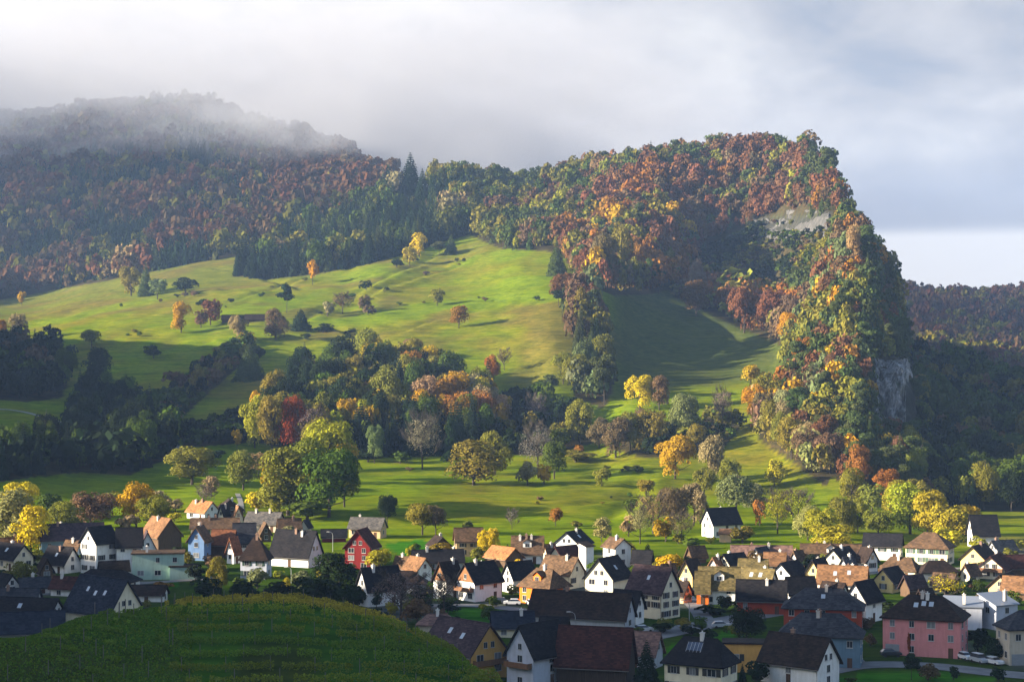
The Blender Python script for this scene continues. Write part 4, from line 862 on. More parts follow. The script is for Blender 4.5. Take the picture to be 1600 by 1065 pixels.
C_ = dict(green=(.060, .090, .014), olive=(.155, .145, .022), ygreen=(.25, .235, .018), yellow=(.45, .34, .018), gold=(.38, .225, .014), orange=(.23, .105, .020), rust=(.135, .064, .032), red=(.20, .050, .014),
          brown=(.130, .084, .044), bare=(.16, .13, .10), pale=(.22, .215, .075), dark=(.018, .030, .013), spruce=(.016, .031, .015), pine=(.058, .078, .024), sage=(.12, .15, .06), tan=(.25, .185, .085))
CW = dict(green='green', olive='olive green', ygreen='yellow green', yellow='yellow', gold='golden', orange='orange', rust='rust brown', red='red', brown='brown', bare='grey brown', pale='pale green', dark='dark green', spruce='dark green', pine='pine green', sage='grey green', tan='tan')
trng = random.Random(5)
TKEY = dict(broad=('broadleaf_tree', 'tree'), tall=('broadleaf_tree', 'tree'), bush=('shrub', 'shrub'), spruce=('spruce_tree', 'conifer'), pine=('pine_tree', 'conifer'), poplar=('columnar_tree', 'tree'), bare=('bare_tree', 'tree'))
NTREE = {'broad': 0, 'con': 0, 'bush': 0}
def plant(kind, x, Y, z, h, wd, col, label, group=None, hpx=None, dim=1.0):
    """one tree: an Empty with trunk and crown, or one mesh where it is tiny in the photo"""
    hpx = hpx or h * F / Y; lv = 'hi' if hpx > 46 else 'mid' if hpx > 20 else 'lo'
    c = C_[col] if isinstance(col, str) else col
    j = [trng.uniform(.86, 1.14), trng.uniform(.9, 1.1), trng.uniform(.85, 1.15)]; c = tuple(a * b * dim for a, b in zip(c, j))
    nm, cat = TKEY[kind]; mc = trng.choice(CROWN[kind, lv]); rz = trng.uniform(0, 6.28)
    NTREE['con' if kind in ('spruce', 'pine') else 'bush' if kind == 'bush' else 'broad'] += 1
    root = empty(nm, (x, Y, z - .15), rz); root.scale = (wd, wd, h)
    tag(root, label, cat, group)
    inst('crown', mc, root, color=c); inst('trunk', trng.choice(TRUNK[kind]), root)
    return root
def T(kind, px, base, top, wpx, col, label, group=None, ymin=336):
    Y = hit(px, base, ymin)
    if Y is None: print('no ground', px, base); return
    s = Y / F; return plant(kind, (px - CX) * s, Y, float(zt(px, Y)), (base - top) * s, wpx * s * 1.06, col, label, group, base - top)
# ---- trees one can point at
T('broad', 300, 757, 695, 92, 'olive', 'large round dark green tree in the shade edge above the orange roofed house')
T('broad', 380, 766, 700, 58, 'olive', 'round green tree beside the lane, right of the large round one')
T('poplar', 370, 702, 667, 20, 'gold', 'small flame shaped golden tree alone against the shaded slope')
T('broad', 450, 805, 694, 112, 'olive', 'left half of the big green clump above the village left')
T('broad', 514, 808, 694, 104, 'green', 'right half of the big green clump above the village left')
T('broad', 425, 803, 752, 56, 'ygreen', 'yellow green tree at the foot of the big green clump')
T('poplar', 420, 775, 722, 34, 'gold', 'golden tree at the left flank of the big green clump')
T('bush', 402, 800, 768, 44, 'yellow', 'yellow bush beside the lane below the golden tree')
T('broad', 516, 756, 652, 92, 'ygreen', 'yellow green crown rising behind the big green clump')
T('broad', 542, 748, 682, 44, 'gold', 'golden tree at the right shoulder of the big green clump')
T('tall', 455, 714, 616, 54, 'red', 'fiery red beech on the edge of the dark wood')
T('tall', 425, 712, 608, 50, 'olive', 'olive tree touching the left side of the fiery red beech')
T('broad', 398, 700, 608, 52, 'ygreen', 'yellow green tree at the left end of the dark wood')
T('broad', 412, 672, 602, 46, 'gold', 'golden topped tree above the yellow green one at the left end of the dark wood')
T('bare', 485, 716, 628, 60, 'bare', 'half bare grey brown tree right of the fiery red beech')
T('bare', 660, 734, 644, 64, 'bare', 'tall bare grey brown tree standing alone before the dark wood')
T('broad', 585, 724, 661, 34, 'sage', 'small bright green tree in front of the dark wood')
T('broad', 697, 690, 638, 38, 'sage', 'grey green tree in the dark wood right of the tall bare tree')
T('broad', 740, 758, 684, 100, 'olive', 'broad olive tree at the upper edge of the lit meadow')
T('broad', 773, 742, 670, 58, 'olive', 'taller olive tree behind the right shoulder of the broad one')
T('bare', 840, 744, 660, 56, 'bare', 'bare topped tree right of the broad olive tree')
T('broad', 866, 748, 686, 44, 'green', 'green tree leaning against the bare topped tree')
T('bush', 824, 759, 718, 44, 'tan', 'tan bush at the foot of the bare topped tree')
T('bush', 850, 758, 724, 34, 'gold', 'yellow bush at the foot of the green tree')
T('tall', 605, 818, 764, 36, 'dark', 'dark upright cypress like tree on the meadow')
T('broad', 660, 836, 778, 54, 'olive', 'olive half of the rounded pair on the lower meadow')
T('broad', 681, 836, 782, 42, 'brown', 'reddish brown half of the rounded pair on the lower meadow')
T('broad', 868, 822, 788, 24, 'orange', 'small orange tree alone on the bright meadow')
T('bare', 800, 828, 794, 24, 'bare', 'small bare tree left of the small orange one')
T('poplar', 756, 872, 822, 28, 'yellow', 'left peak of the bright yellow poplars in the village')
T('poplar', 769, 872, 819, 32, 'yellow', 'right peak of the bright yellow poplars in the village')
T('bush', 746, 876, 852, 34, 'olive', 'olive bush at the foot of the yellow poplars')
T('broad', 590, 893, 852, 46, 'ygreen', 'yellow green tree in front of the red house')
T('poplar', 768, 609, 551, 34, 'orange', 'orange column shaped tree on the upper meadow edge')
T('bare', 788, 580, 545, 24, 'brown', 'brown thin tree right of the orange column')
T('broad', 645, 560, 527, 38, 'brown', 'round brown tree casting its shadow across the upper meadow')
T('broad', 683, 478, 450, 28, 'olive', 'small round dark tree high on the upper meadow')
T('broad', 717, 513, 475, 32, 'orange', 'small orange tree high on the upper meadow right of the middle')
T('bare', 535, 491, 456, 34, 'brown', 'bare spreading tree near the field barns to the right')
T('bush', 570, 489, 462, 22, 'brown', 'small dark brown tree right of the bare spreading one')
T('pine', 448, 489, 444, 30, 'spruce', 'tall pine with bare stem above the field barns')
T('spruce', 470, 516, 480, 36, 'spruce', 'dark conical conifer right of the field barns')
T('bush', 505, 520, 503, 36, 'dark', 'low dark shrub right of the dark conical conifer')
T('broad', 431, 532, 480, 44, 'brown', 'brown tree in front of the right field barn')
T('broad', 373, 535, 488, 34, 'tan', 'tan tree in front of the gap between the field barns')
T('bush', 385, 535, 516, 30, 'gold', 'golden shrub under the tan tree')
T('broad', 283, 520, 470, 36, 'gold', 'golden orange tree left of the field barns')
T('broad', 329, 508, 466, 40, 'rust', 'rust red tree left of the field barns')
T('bush', 314, 512, 482, 30, 'brown', 'brown shrub between the golden and the rust red tree')
T('broad', 143, 542, 510, 36, 'olive', 'round olive tree on the left lit meadow')
T('bush', 572, 453, 436, 24, 'dark', 'dark shrub high on the meadow below the conifer wood')
T('poplar', 488, 446, 404, 26, 'gold', 'golden larch at the foot of the conifer wood')
T('broad', 205, 462, 411, 44, 'olive', 'big olive and rust tree at the foot of the far forest')
T('spruce', 228, 462, 408, 26, 'pine', 'conifer right of the olive and rust tree at the far forest')
T('broad', 246, 468, 430, 34, 'sage', 'grey green tree right of that conifer')
T('bush', 290, 458, 432, 44, 'dark', 'dark shrubs on the ridge right of the grey green tree')
T('poplar', 34, 478, 452, 16, 'gold', 'little golden tree against the far forest at left')
T('broad', 28, 526, 488, 32, 'tan', 'tan tree on the left lit meadow')
T('broad', 4, 528, 498, 26, 'orange', 'orange tree cut by the left edge on the lit meadow')
T('spruce', 390, 592, 533, 50, 'pine', 'large dark conical tree at the shadow edge of the slope')
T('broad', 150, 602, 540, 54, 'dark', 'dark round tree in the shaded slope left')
T('broad', 1172, 604, 564, 32, 'gold', 'round golden tree alone above the shaded green bowl')
T('broad', 1000, 640, 580, 54, 'yellow', 'yellow crowned tree at the lower edge of the shaded bowl')
T('broad', 1030, 642, 584, 36, 'brown', 'brown tree right of the yellow crowned one')
T('broad', 1070, 684, 611, 52, 'sage', 'grey green tree in the row under the shaded bowl')
T('broad', 1015, 704, 632, 56, 'olive', 'round olive tree in the row under the shaded bowl')
T('broad', 962, 716, 645, 62, 'brown', 'brownish tree at the left of the row under the shaded bowl')
T('broad', 985, 706, 640, 40, 'olive', 'olive tree behind the brownish one in the row under the shaded bowl')
T('broad', 1055, 748, 671, 66, 'gold', 'spreading golden tree with a visible trunk on the meadow')
T('tall', 1113, 758, 672, 46, 'tan', 'tall tan tree right of the spreading golden tree')
T('bare', 1128, 676, 604, 36, 'bare', 'pale half bare tree below the round golden tree')
T('tall', 1150, 804, 728, 74, 'sage', 'big fresh green tree behind the lone white house')
T('bare', 1020, 834, 770, 56, 'tan', 'tan half bare tree at the left of the grove left of the lone white house')
T('broad', 1052, 828, 756, 56, 'brown', 'brown tree in the grove left of the lone white house')
T('broad', 1084, 822, 748, 54, 'tan', 'tan tree at the right of the grove left of the lone white house')
T('bare', 1000, 850, 786, 46, 'pale', 'pale thin tree at the near end of the grove')
T('bush', 1040, 846, 806, 44, 'gold', 'golden bush under the brown grove tree')
T('broad', 1187, 822, 776, 26, 'orange', 'small orange tree right of the lone white house')
T('bare', 1215, 834, 764, 50, 'ygreen', 'thin yellow green tree with slim trunks right of the lone white house')
T('bare', 1248, 836, 764, 54, 'ygreen', 'second thin yellow green tree with slim trunks, further right')
T('broad', 1282, 852, 792, 62, 'ygreen', 'bushy yellow green tree above the long brown roofs')
T('broad', 1316, 838, 772, 48, 'olive', 'olive tree behind the bushy yellow green one')
T('bush', 1300, 868, 812, 84, 'ygreen', 'wide yellow green willow bush touching the long brown roof')
T('broad', 1383, 780, 728, 50, 'orange', 'orange tree at the foot of the cliff wood')
T('broad', 1422, 834, 750, 88, 'ygreen', 'big lit yellow green tree at the foot of the cliff wood')
T('broad', 1362, 800, 754, 54, 'olive', 'olive tree left of the big lit one at the cliff foot')
T('broad', 1488, 850, 780, 76, 'ygreen', 'yellow green tree above the cream villa')
T('bush', 1478, 862, 822, 54, 'yellow', 'yellow bush behind the cream villa')
T('bush', 1528, 864, 836, 30, 'ygreen', 'light green bush beside the isolated dark roofed house')
T('bare', 1476, 936, 896, 58, 'yellow', 'golden weeping willow among the roofs at the right')
T('tall', 1528, 934, 902, 26, 'green', 'rounded bright green tree right of the golden willow')
T('broad', 1045, 900, 861, 50, 'gold', 'olive golden tree in front of the brown stable')
T('broad', 520, 936, 860, 92, 'dark', 'big very dark round tree at the vineyard edge')
T('broad', 342, 926, 868, 38, 'olive', 'ragged olive tree at the left edge of the pale hipped house')
T('bare', 626, 970, 894, 96, 'bare', 'bare grey tree in the shade right of the white house by the vineyard')
T('bare', 694, 962, 896, 54, 'bare', 'black branched bare tree in front of the wood gabled houses')
T('spruce', 1010, 1076, 997, 46, 'spruce', 'black pointed spruce in front of the old red barn')
T('broad', 1166, 1010, 940, 60, 'dark', 'dark bushy tree in front of the house with brown balconies')
T('broad', 32, 806, 750, 66, 'yellow', 'yellow topped tree at the left edge behind the olive one')
T('broad', 22, 856, 760, 96, 'pale', 'large pale olive tree at the left edge')
T('broad', 48, 862, 786, 70, 'yellow', 'bright yellow tree above the long blue grey house')
T('broad', 142, 830, 760, 78, 'brown', 'round brownish tree above the white apartment house')
T('broad', 102, 838, 780, 64, 'olive', 'olive tree left of the round brownish one')
T('broad', 118, 826, 796, 40, 'sage', 'small grey green tree between the olive and the brownish ones')
T('tall', 213, 826, 748, 68, 'gold', 'tall golden orange tree above the old timber barn')
T('broad', 238, 832, 766, 62, 'olive', 'olive tree right of the tall golden orange one')
T('bush', 200, 836, 798, 44, 'tan', 'tan bush at the foot of the tall golden orange tree')
T('bare', 321, 790, 755, 34, 'bare', 'small bare tree above the orange roofed house')
T('bush', 274, 800, 776, 30, 'tan', 'small tan bush on the bright green slope left')
T('broad', 272, 816, 800, 26, 'ygreen', 'little lime green tree beside the old timber barn')
T('bush', 455, 848, 818, 40, 'pale', 'pale green willow left of the white hut')
T('broad', 38, 918, 872, 42, 'olive', 'dark olive tree between the roofs at far left')
T('bush', 305, 908, 880, 30, 'dark', 'dark bush right of the pale green garage')
T('bush', 256, 922, 906, 36, 'orange', 'orange bush below the flat roofed mint house')
T('bush', 402, 920, 884, 44, 'sage', 'grey green shrub against the pale hipped house')
T('bush', 470, 926, 886, 40, 'sage', 'grey green shrub right of the black barn house')
T('bush', 448, 932, 900, 20, 'ygreen', 'thin yellowish shrub under the black barn house')
T('bush', 560, 948, 916, 20, 'gold', 'golden climber bush on the white house by the vineyard')
T('bush', 588, 952, 920, 22, 'dark', 'dark upright yew beside the white house by the vineyard')
T('bush', 512, 946, 916, 60, 'dark', 'dark bush in front of the big very dark round tree')
T('bush', 1384, 958, 940, 46, 'dark', 'dark clipped hedge block behind the pink house')
T('bush', 1556, 1034, 990, 42, 'dark', 'dark bush between the pink house and the beige house')
T('pine', 1424, 1062, 1020, 34, 'spruce', 'small dark conifer in front of the pink house')
T('poplar', 1420, 1030, 984, 8, 'red', 'thin dark red cypress against the pink wall')
T('spruce', 1160, 1070, 1036, 16, 'spruce', 'left little cone shaped conifer by the cream house at the bottom')
T('spruce', 1134, 1078, 1042, 16, 'spruce', 'right little cone shaped conifer by the cream house at the bottom')
T('bush', 1182, 1068, 1030, 46, 'dark', 'dark bushes before the flat roofed ochre house')
T('bush', 960, 1008, 984, 26, 'dark', 'dark bush under the pale grey barn gable')
T('bush', 1036, 990, 968, 40, 'dark', 'dark hedge at the foot of the three storey house')
T('bush', 1110, 962, 944, 52, 'dark', 'dark hedge in front of the orange end house')
T('bush', 808, 888, 872, 20, 'yellow', 'bright yellow bush before the house with three chimneys')
T('bush', 905, 950, 930, 30, 'olive', 'olive shrub between the orange and the large cream house')
T('bush', 870, 1062, 1030, 44, 'olive', 'olive shrub in front of the old red barn')
T('bush', 640, 876, 846, 18, 'ygreen', 'yellow green upright shrub on the bright lawn')
T('bush', 652, 882, 862, 16, 'ygreen', 'second yellow green shrub on the bright lawn, lower')
T('spruce', 793, 880, 848, 24, 'dark', 'dark conifer right of the yellow poplars')
T('spruce', 1012, 886, 846, 26, 'dark', 'dark conifer right of the tall white block')
T('spruce', 641, 306, 236, 44, 'spruce', 'tall dark spruce pair on the skyline saddle')
T('spruce', 660, 310, 262, 26, 'spruce', 'shorter dark spruce right of the tall pair on the skyline saddle')
T('spruce', 1017, 270, 219, 22, 'spruce', 'dark spruce breaking the skyline of the hilltop')
T('spruce', 1000, 274, 230, 18, 'spruce', 'shorter dark spruce left on the skyline of the hilltop')
T('broad', 885, 476, 421, 52, 'rust', 'domed rust orange tree at the top of the tree rib')
T('broad', 920, 484, 436, 42, 'rust', 'second domed rust orange tree, right and lower on the tree rib')
T('pine', 873, 480, 452, 34, 'spruce', 'flat dark pine at the left of the domed rust orange trees')
T('spruce', 870, 432, 372, 34, 'pine', 'dark grey green conifer before the hilltop wood')
T('spruce', 622, 618, 545, 36, 'spruce', 'tallest spruce rising from the dark wood')
T('spruce', 705, 397, 365, 22, 'pine', 'dark pine on the ridge crest right of the conifer wood')
T('pine', 686, 400, 376, 26, 'pine', 'flat topped pine on the ridge crest')
T('tall', 1335, 430, 350, 34, 'tan', 'tan larch on the shoulder of the cliff')
T('tall', 1090, 486, 398, 30, 'bare', 'bare pale tree at the top of the shaded bowl')
T('broad', 1088, 494, 436, 54, 'rust', 'rust orange tree at the top of the shaded bowl')
T('broad', 1163, 520, 440, 54, 'rust', 'left big rust orange tree at the top right of the shaded bowl')
T('broad', 1208, 520, 446, 60, 'rust', 'right big rust orange tree at the top right of the shaded bowl')
T('broad', 1232, 540, 484, 34, 'gold', 'golden tree leaning out from the cliff wood over the bowl')
T('broad', 1254, 588, 520, 44, 'orange', 'orange tree at the edge of the cliff wood over the bowl')
T('broad', 1306, 596, 548, 44, 'rust', 'deep rust tree in the middle of the cliff wood')
T('broad', 1278, 586, 552, 34, 'gold', 'golden tree left of the deep rust one in the cliff wood')
T('spruce', 1334, 616, 560, 36, 'pine', 'grey green conifer right of the deep rust tree')
T('tall', 968, 452, 346, 44, 'olive', 'tall olive tree at the corner of the hilltop wood')
T('broad', 945, 450, 352, 50, 'brown', 'brown tree at the corner of the hilltop wood')
T('broad', 990, 446, 362, 44, 'orange', 'bright orange tree in the edge of the hilltop wood')
for px, b, tp in ((1003, 456, 410), (1016, 458, 404), (1029, 460, 408)): T('pine', px, b, tp, 20, 'pine', 'slim bare stemmed pine at the lower edge of the hilltop wood', 'three slim pines at the edge of the hilltop wood')
T('broad', 1402, 812, 748, 60, 'ygreen', 'lit yellow green tree just left of the big one at the cliff foot')
T('broad', 1450, 846, 762, 70, 'ygreen', 'bright yellow green tree between the big one and the tree above the villa')
T('broad', 1512, 846, 786, 56, 'gold', 'golden green tree left of the isolated dark roofed house')
T('broad', 1372, 842, 790, 50, 'olive', 'olive tree behind the long white house with rows of windows')
T('broad', 1340, 832, 776, 46, 'olive', 'olive tree right of the olive one behind the willow bush')
T('broad', 1262, 844, 786, 50, 'pale', 'pale green tree at the left of the bushy yellow green one')
T('broad', 482, 800, 682, 104, 'olive', 'tallest middle crown of the big green clump above the village left')
T('broad', 538, 792, 716, 56, 'green', 'dark green right flank of the big green clump')
T('bush', 480, 812, 776, 90, 'green', 'dark skirt of bushes under the big green clump')
T('broad', 500, 735, 650, 64, 'olive', 'olive crown between the fiery red beech and the green clump')
T('tall', 462, 700, 612, 44, 'red', 'second fiery red crown directly right of the red beech')
T('bush', 478, 950, 896, 96, 'dark', 'dark thicket left of the big very dark round tree')
T('bush', 436, 946, 904, 76, 'dark', 'dark thicket under the black barn house at the vineyard edge')
T('bush', 548, 958, 908, 64, 'dark', 'dark thicket right of the big very dark round tree')
T('bush', 384, 942, 904, 66, 'dark', 'dark thicket in front of the pale hipped house')
T('bush', 326, 938, 896, 62, 'dark', 'dark thicket below the blue gabled house')
T('bush', 652, 976, 930, 60, 'brown', 'brownish leafless thicket beside the bare grey tree')
T('bush', 700, 958, 936, 40, 'dark', 'dark shrubs at the foot of the black branched bare tree')
T('bush', 876, 960, 938, 40, 'olive', 'olive shrubs at the left end of the very long barn')
T('tall', 1325, 1022, 980, 26, 'dark', 'dark slim tree between the blue grey and the pink house')
T('bush', 1528, 1020, 978, 50, 'dark', 'dark tree mass behind the right corner of the pink house')
T('bush', 1210, 1062, 1020, 40, 'dark', 'dark bush at the corner of the white gabled house at the bottom edge')
T('bush', 1080, 992, 972, 40, 'dark', 'dark bush at the road under the three storey house')
T('broad', 750, 668, 606, 56, 'ygreen', 'yellow green topped tree at the right end of the dark wood')
T('broad', 905, 694, 622, 52, 'olive', 'olive tree in the shade between the dark wood and the row under the bowl')
T('broad', 936, 700, 650, 40, 'brown', 'brown tree left of the brownish tree under the bowl')
T('bare', 838, 672, 616, 36, 'bare', 'bare tree on the shaded slope right of the dark wood')
T('bush', 870, 700, 668, 54, 'green', 'green shrubs on the shaded slope right of the dark wood')
T('bush', 820, 706, 680, 54, 'dark', 'dark shrubs at the foot of the shaded slope')
T('bush', 900, 722, 700, 70, 'olive', 'olive hedge end along the top of the bright meadow')
T('tall', 615, 652, 586, 30, 'gold', 'golden tree in front of the tallest spruce')
T('tall', 590, 640, 580, 30, 'tan', 'tan tree left of the tallest spruce')
T('broad', 685, 610, 556, 44, 'tan', 'tan tree on the upper edge of the dark wood')
T('bush', 560, 604, 570, 40, 'olive', 'olive tree on the upper edge of the dark wood at the left')
T('bush', 640, 574, 552, 30, 'tan', 'tan shrub below the round brown tree on the upper meadow')
T('bush', 700, 585, 562, 36, 'olive', 'olive shrub at the right of the wood edge on the upper meadow')
T('bush', 575, 492, 474, 26, 'brown', 'brown shrub on the bank in the upper meadow')
T('bush', 620, 418, 402, 26, 'dark', 'dark shrub on the crest below the conifer wood')
T('broad', 640, 416, 384, 26, 'ygreen', 'yellow green tree at the corner of the conifer wood')
T('broad', 655, 402, 362, 30, 'yellow', 'bright yellow tree at the corner of the conifer wood')
T('bush', 512, 494, 470, 26, 'tan', 'tan tree left of the bare spreading one')
T('bush', 405, 560, 540, 26, 'dark', 'dark shrub above the large dark conical tree')
T('bush', 240, 560, 536, 34, 'dark', 'dark shrub at the shadow edge on the left meadow')
T('bush', 345, 560, 536, 34, 'olive', 'olive shrub at the top of the hedge on the left slope')
T('bush', 318, 480, 466, 30, 'dark', 'dark low shrub under the far forest ridge')
T('bush', 120, 720, 690, 60, 'dark', 'dark thicket under the left farm lane')
T('broad', 880, 600, 548, 40, 'olive', 'olive tree at the left foot of the tree rib')
T('pine', 860, 622, 584, 32, 'pine', 'dark pine at the left foot of the tree rib')
T('tall', 1000, 690, 636, 36, 'brown', 'brown tree left of the round olive one under the bowl')
T('broad', 1090, 706, 656, 36, 'olive', 'olive tree right of the grey green one under the bowl')
T('broad', 1100, 780, 724, 44, 'olive', 'olive tree above the grove left of the lone white house')
T('bare', 1065, 850, 800, 40, 'tan', 'tan thin tree beside the lone white house')
T('bush', 982, 838, 800, 40, 'tan', 'tan bush at the far left end of the grove')
T('broad', 1180, 800, 752, 50, 'sage', 'grey green tree right behind the lone white house')
T('broad', 1330, 790, 730, 52, 'olive', 'olive tree at the lower tip of the cliff spur wood')
T('pine', 1345, 760, 690, 50, 'pine', 'pine at the lower tip of the cliff spur wood')
T('broad', 1436, 800, 742, 50, 'olive', 'olive tree at the edge of the dark wood under the cliff')
T('bush', 1585, 862, 838, 50, 'olive', 'olive shrub at the right edge below the dark wood')
T('bush', 575, 722, 700, 50, 'dark', 'dark hedge at the foot of the dark wood, left of the tall bare tree')
T('bush', 625, 724, 704, 44, 'green', 'green hedge at the foot of the dark wood beside the tall bare tree')
T('bush', 705, 726, 702, 40, 'dark', 'dark bushes between the tall bare tree and the broad olive tree')
T('bush', 905, 712, 694, 24, 'orange', 'small orange bush in the hedge along the top of the bright meadow')
T('broad', 940, 760, 728, 30, 'olive', 'small olive tree on the bright meadow left of the spreading golden tree')
T('broad', 1010, 776, 744, 32, 'olive', 'small olive tree on the meadow below the row under the bowl')
T('bush', 985, 800, 776, 34, 'green', 'green bush on the meadow above the grove')
T('broad', 1140, 764, 712, 40, 'olive', 'olive tree right of the tall tan tree on the meadow')
T('broad', 1210, 760, 716, 40, 'ygreen', 'yellow green tree below the spur wood on the meadow')
T('bush', 1240, 790, 764, 44, 'olive', 'olive bush on the meadow under the spur wood')
T('bush', 1160, 846, 826, 40, 'green', 'green hedge right of the lone white house')
T('bush', 1080, 858, 838, 36, 'green', 'green hedge left of the lone white house')
T('bush', 900, 826, 812, 22, 'olive', 'low olive bush on the bright meadow right of the small orange tree')
T('bush', 730, 830, 812, 26, 'green', 'low green bush on the lower meadow above the beige house')
T('broad', 940, 846, 806, 36, 'pale', 'pale thin tree at the upper edge of the village right of the white tower')
T('bush', 348, 800, 782, 28, 'olive', 'olive bush left of the lane')
T('broad', 330, 776, 742, 30, 'tan', 'small tan tree under the large round dark green tree')
T('broad', 172, 806, 762, 46, 'olive', 'olive tree left of the tall golden orange tree')
T('broad', 78, 812, 768, 44, 'green', 'green tree right of the yellow topped tree at the left edge')
T('broad', 252, 800, 764, 36, 'tan', 'tan tree above the olive one beside the old timber barn')
T('broad', 404, 748, 700, 44, 'tan', 'tan tree right of the round green tree beside the lane')
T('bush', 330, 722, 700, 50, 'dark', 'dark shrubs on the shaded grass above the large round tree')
# shrubs and small trees between the houses
_sp = [(70, 912), (230, 952), (330, 892), (350, 905), (436, 905), (500, 905), (540, 905), (615, 905), (648, 868), (690, 868), (770, 948), (700, 950), (905, 905), (935, 900), (1030, 900), (1070, 940), (1105, 925), (1130, 955), (1240, 900), (1250, 895), (1330, 880), (1390, 900), (1345, 960), (1450, 945), (1500, 930), (1520, 925), (1560, 945), (1585, 945), (1550, 900), (1580, 880), (1475, 1015), (1360, 1010), (1240, 1052), (1330, 1070), (1490, 1062), (1560, 1066), (1450, 1064), (1010, 940), (640, 960), (665, 956), (610, 962), (590, 965), (740, 900), (850, 900), (1180, 888), (1110, 850), (1160, 848), (1060, 850), (985, 870), (1420, 885), (690, 975), (760, 958), (1095, 985), (1190, 985), (1135, 990), (1225, 1000)] + [(trng.uniform(560, 1600), trng.uniform(880, 1000)) for _ in range(46)] + [(trng.uniform(0, 540), trng.uniform(860, 925)) for _ in range(20)]
for i, (px, py) in enumerate(_sp):
    c = trng.choice(['dark', 'dark', 'dark', 'green', 'green', 'olive', 'olive', 'brown', 'ygreen']); hp = trng.uniform(13, 29); wp = hp * trng.uniform(.9, 1.7)
    T('bush', px, py, py - hp, wp, c, CW[c] + ' garden shrub between the village houses', 'garden shrubs between the houses')

# ---- woods
PAL = {  # in the shaded woods, dark and green tints put shade into leaf colour
 'far_left': [('spruce', 'spruce', 34), ('spruce', 'pine', 10), ('tall', 'olive', 12), ('tall', 'brown', 20), ('tall', 'rust', 26), ('tall', 'tan', 3)],
 'plantation': [('spruce', 'spruce', 60), ('spruce', 'pine', 24), ('tall', 'green', 8), ('tall', 'olive', 5), ('tall', 'tan', 2)],
 'green_ridge': [('pine', 'pine', 34), ('tall', 'olive', 30), ('tall', 'green', 14), ('spruce', 'pine', 12), ('tall', 'rust', 7), ('tall', 'brown', 6), ('tall', 'ygreen', 5)],
 'orange_edge': [('tall', 'orange', 26), ('tall', 'olive', 22), ('tall', 'rust', 24), ('tall', 'brown', 10), ('pine', 'pine', 14), ('tall', 'gold', 6)],
 'hilltop': [('pine', 'pine', 20), ('spruce', 'pine', 7), ('tall', 'olive', 12), ('tall', 'brown', 12), ('tall', 'rust', 48), ('tall', 'orange', 7)],
 'scrub_slope': [('bush', 'dark', 40), ('bush', 'green', 20), ('bush', 'olive', 20), ('bush', 'brown', 10), ('bush', 'ygreen', 5), ('pine', 'pine', 10)],
 'row': [('tall', 'rust', 40), ('tall', 'orange', 18), ('bush', 'olive', 20), ('tall', 'brown', 16)],
 'spur': [('tall', 'olive', 32), ('pine', 'pine', 34), ('tall', 'rust', 12), ('tall', 'orange', 5), ('tall', 'gold', 4), ('tall', 'sage', 8), ('tall', 'brown', 8), ('spruce', 'pine', 4)],
 'spur_foot': [('tall', 'olive', 40), ('tall', 'tan', 14), ('tall', 'pale', 18), ('tall', 'brown', 14), ('tall', 'gold', 8)],
 'right_dark': [('tall', 'green', 40), ('tall', 'dark', 26), ('spruce', 'spruce', 14), ('tall', 'olive', 12), ('tall', 'brown', 8)],
 'far_right': [('tall', 'brown', 34), ('tall', 'rust', 22), ('spruce', 'spruce', 22), ('tall', 'olive', 20)],
 'band': [('spruce', 'spruce', 34), ('tall', 'dark', 14), ('tall', 'green', 10), ('tall', 'olive', 16), ('tall', 'ygreen', 7), ('tall', 'gold', 6), ('tall', 'orange', 4), ('tall', 'tan', 6)],
 'rib': [('spruce', 'pine', 34), ('tall', 'olive', 30), ('tall', 'sage', 12), ('tall', 'brown', 12), ('pine', 'pine', 14)],
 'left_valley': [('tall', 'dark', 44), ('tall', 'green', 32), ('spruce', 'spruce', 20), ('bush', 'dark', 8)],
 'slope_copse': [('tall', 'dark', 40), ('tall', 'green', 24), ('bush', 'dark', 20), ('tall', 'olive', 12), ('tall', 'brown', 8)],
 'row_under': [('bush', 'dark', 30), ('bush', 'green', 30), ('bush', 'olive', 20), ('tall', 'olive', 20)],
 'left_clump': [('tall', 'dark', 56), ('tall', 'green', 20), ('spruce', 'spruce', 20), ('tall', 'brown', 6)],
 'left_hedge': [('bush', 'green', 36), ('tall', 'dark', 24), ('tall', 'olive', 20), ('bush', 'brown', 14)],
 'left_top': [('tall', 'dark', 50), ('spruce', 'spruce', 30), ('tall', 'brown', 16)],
 'hedge_low': [('bush', 'dark', 50), ('bush', 'green', 34), ('tall', 'brown', 10)],
}
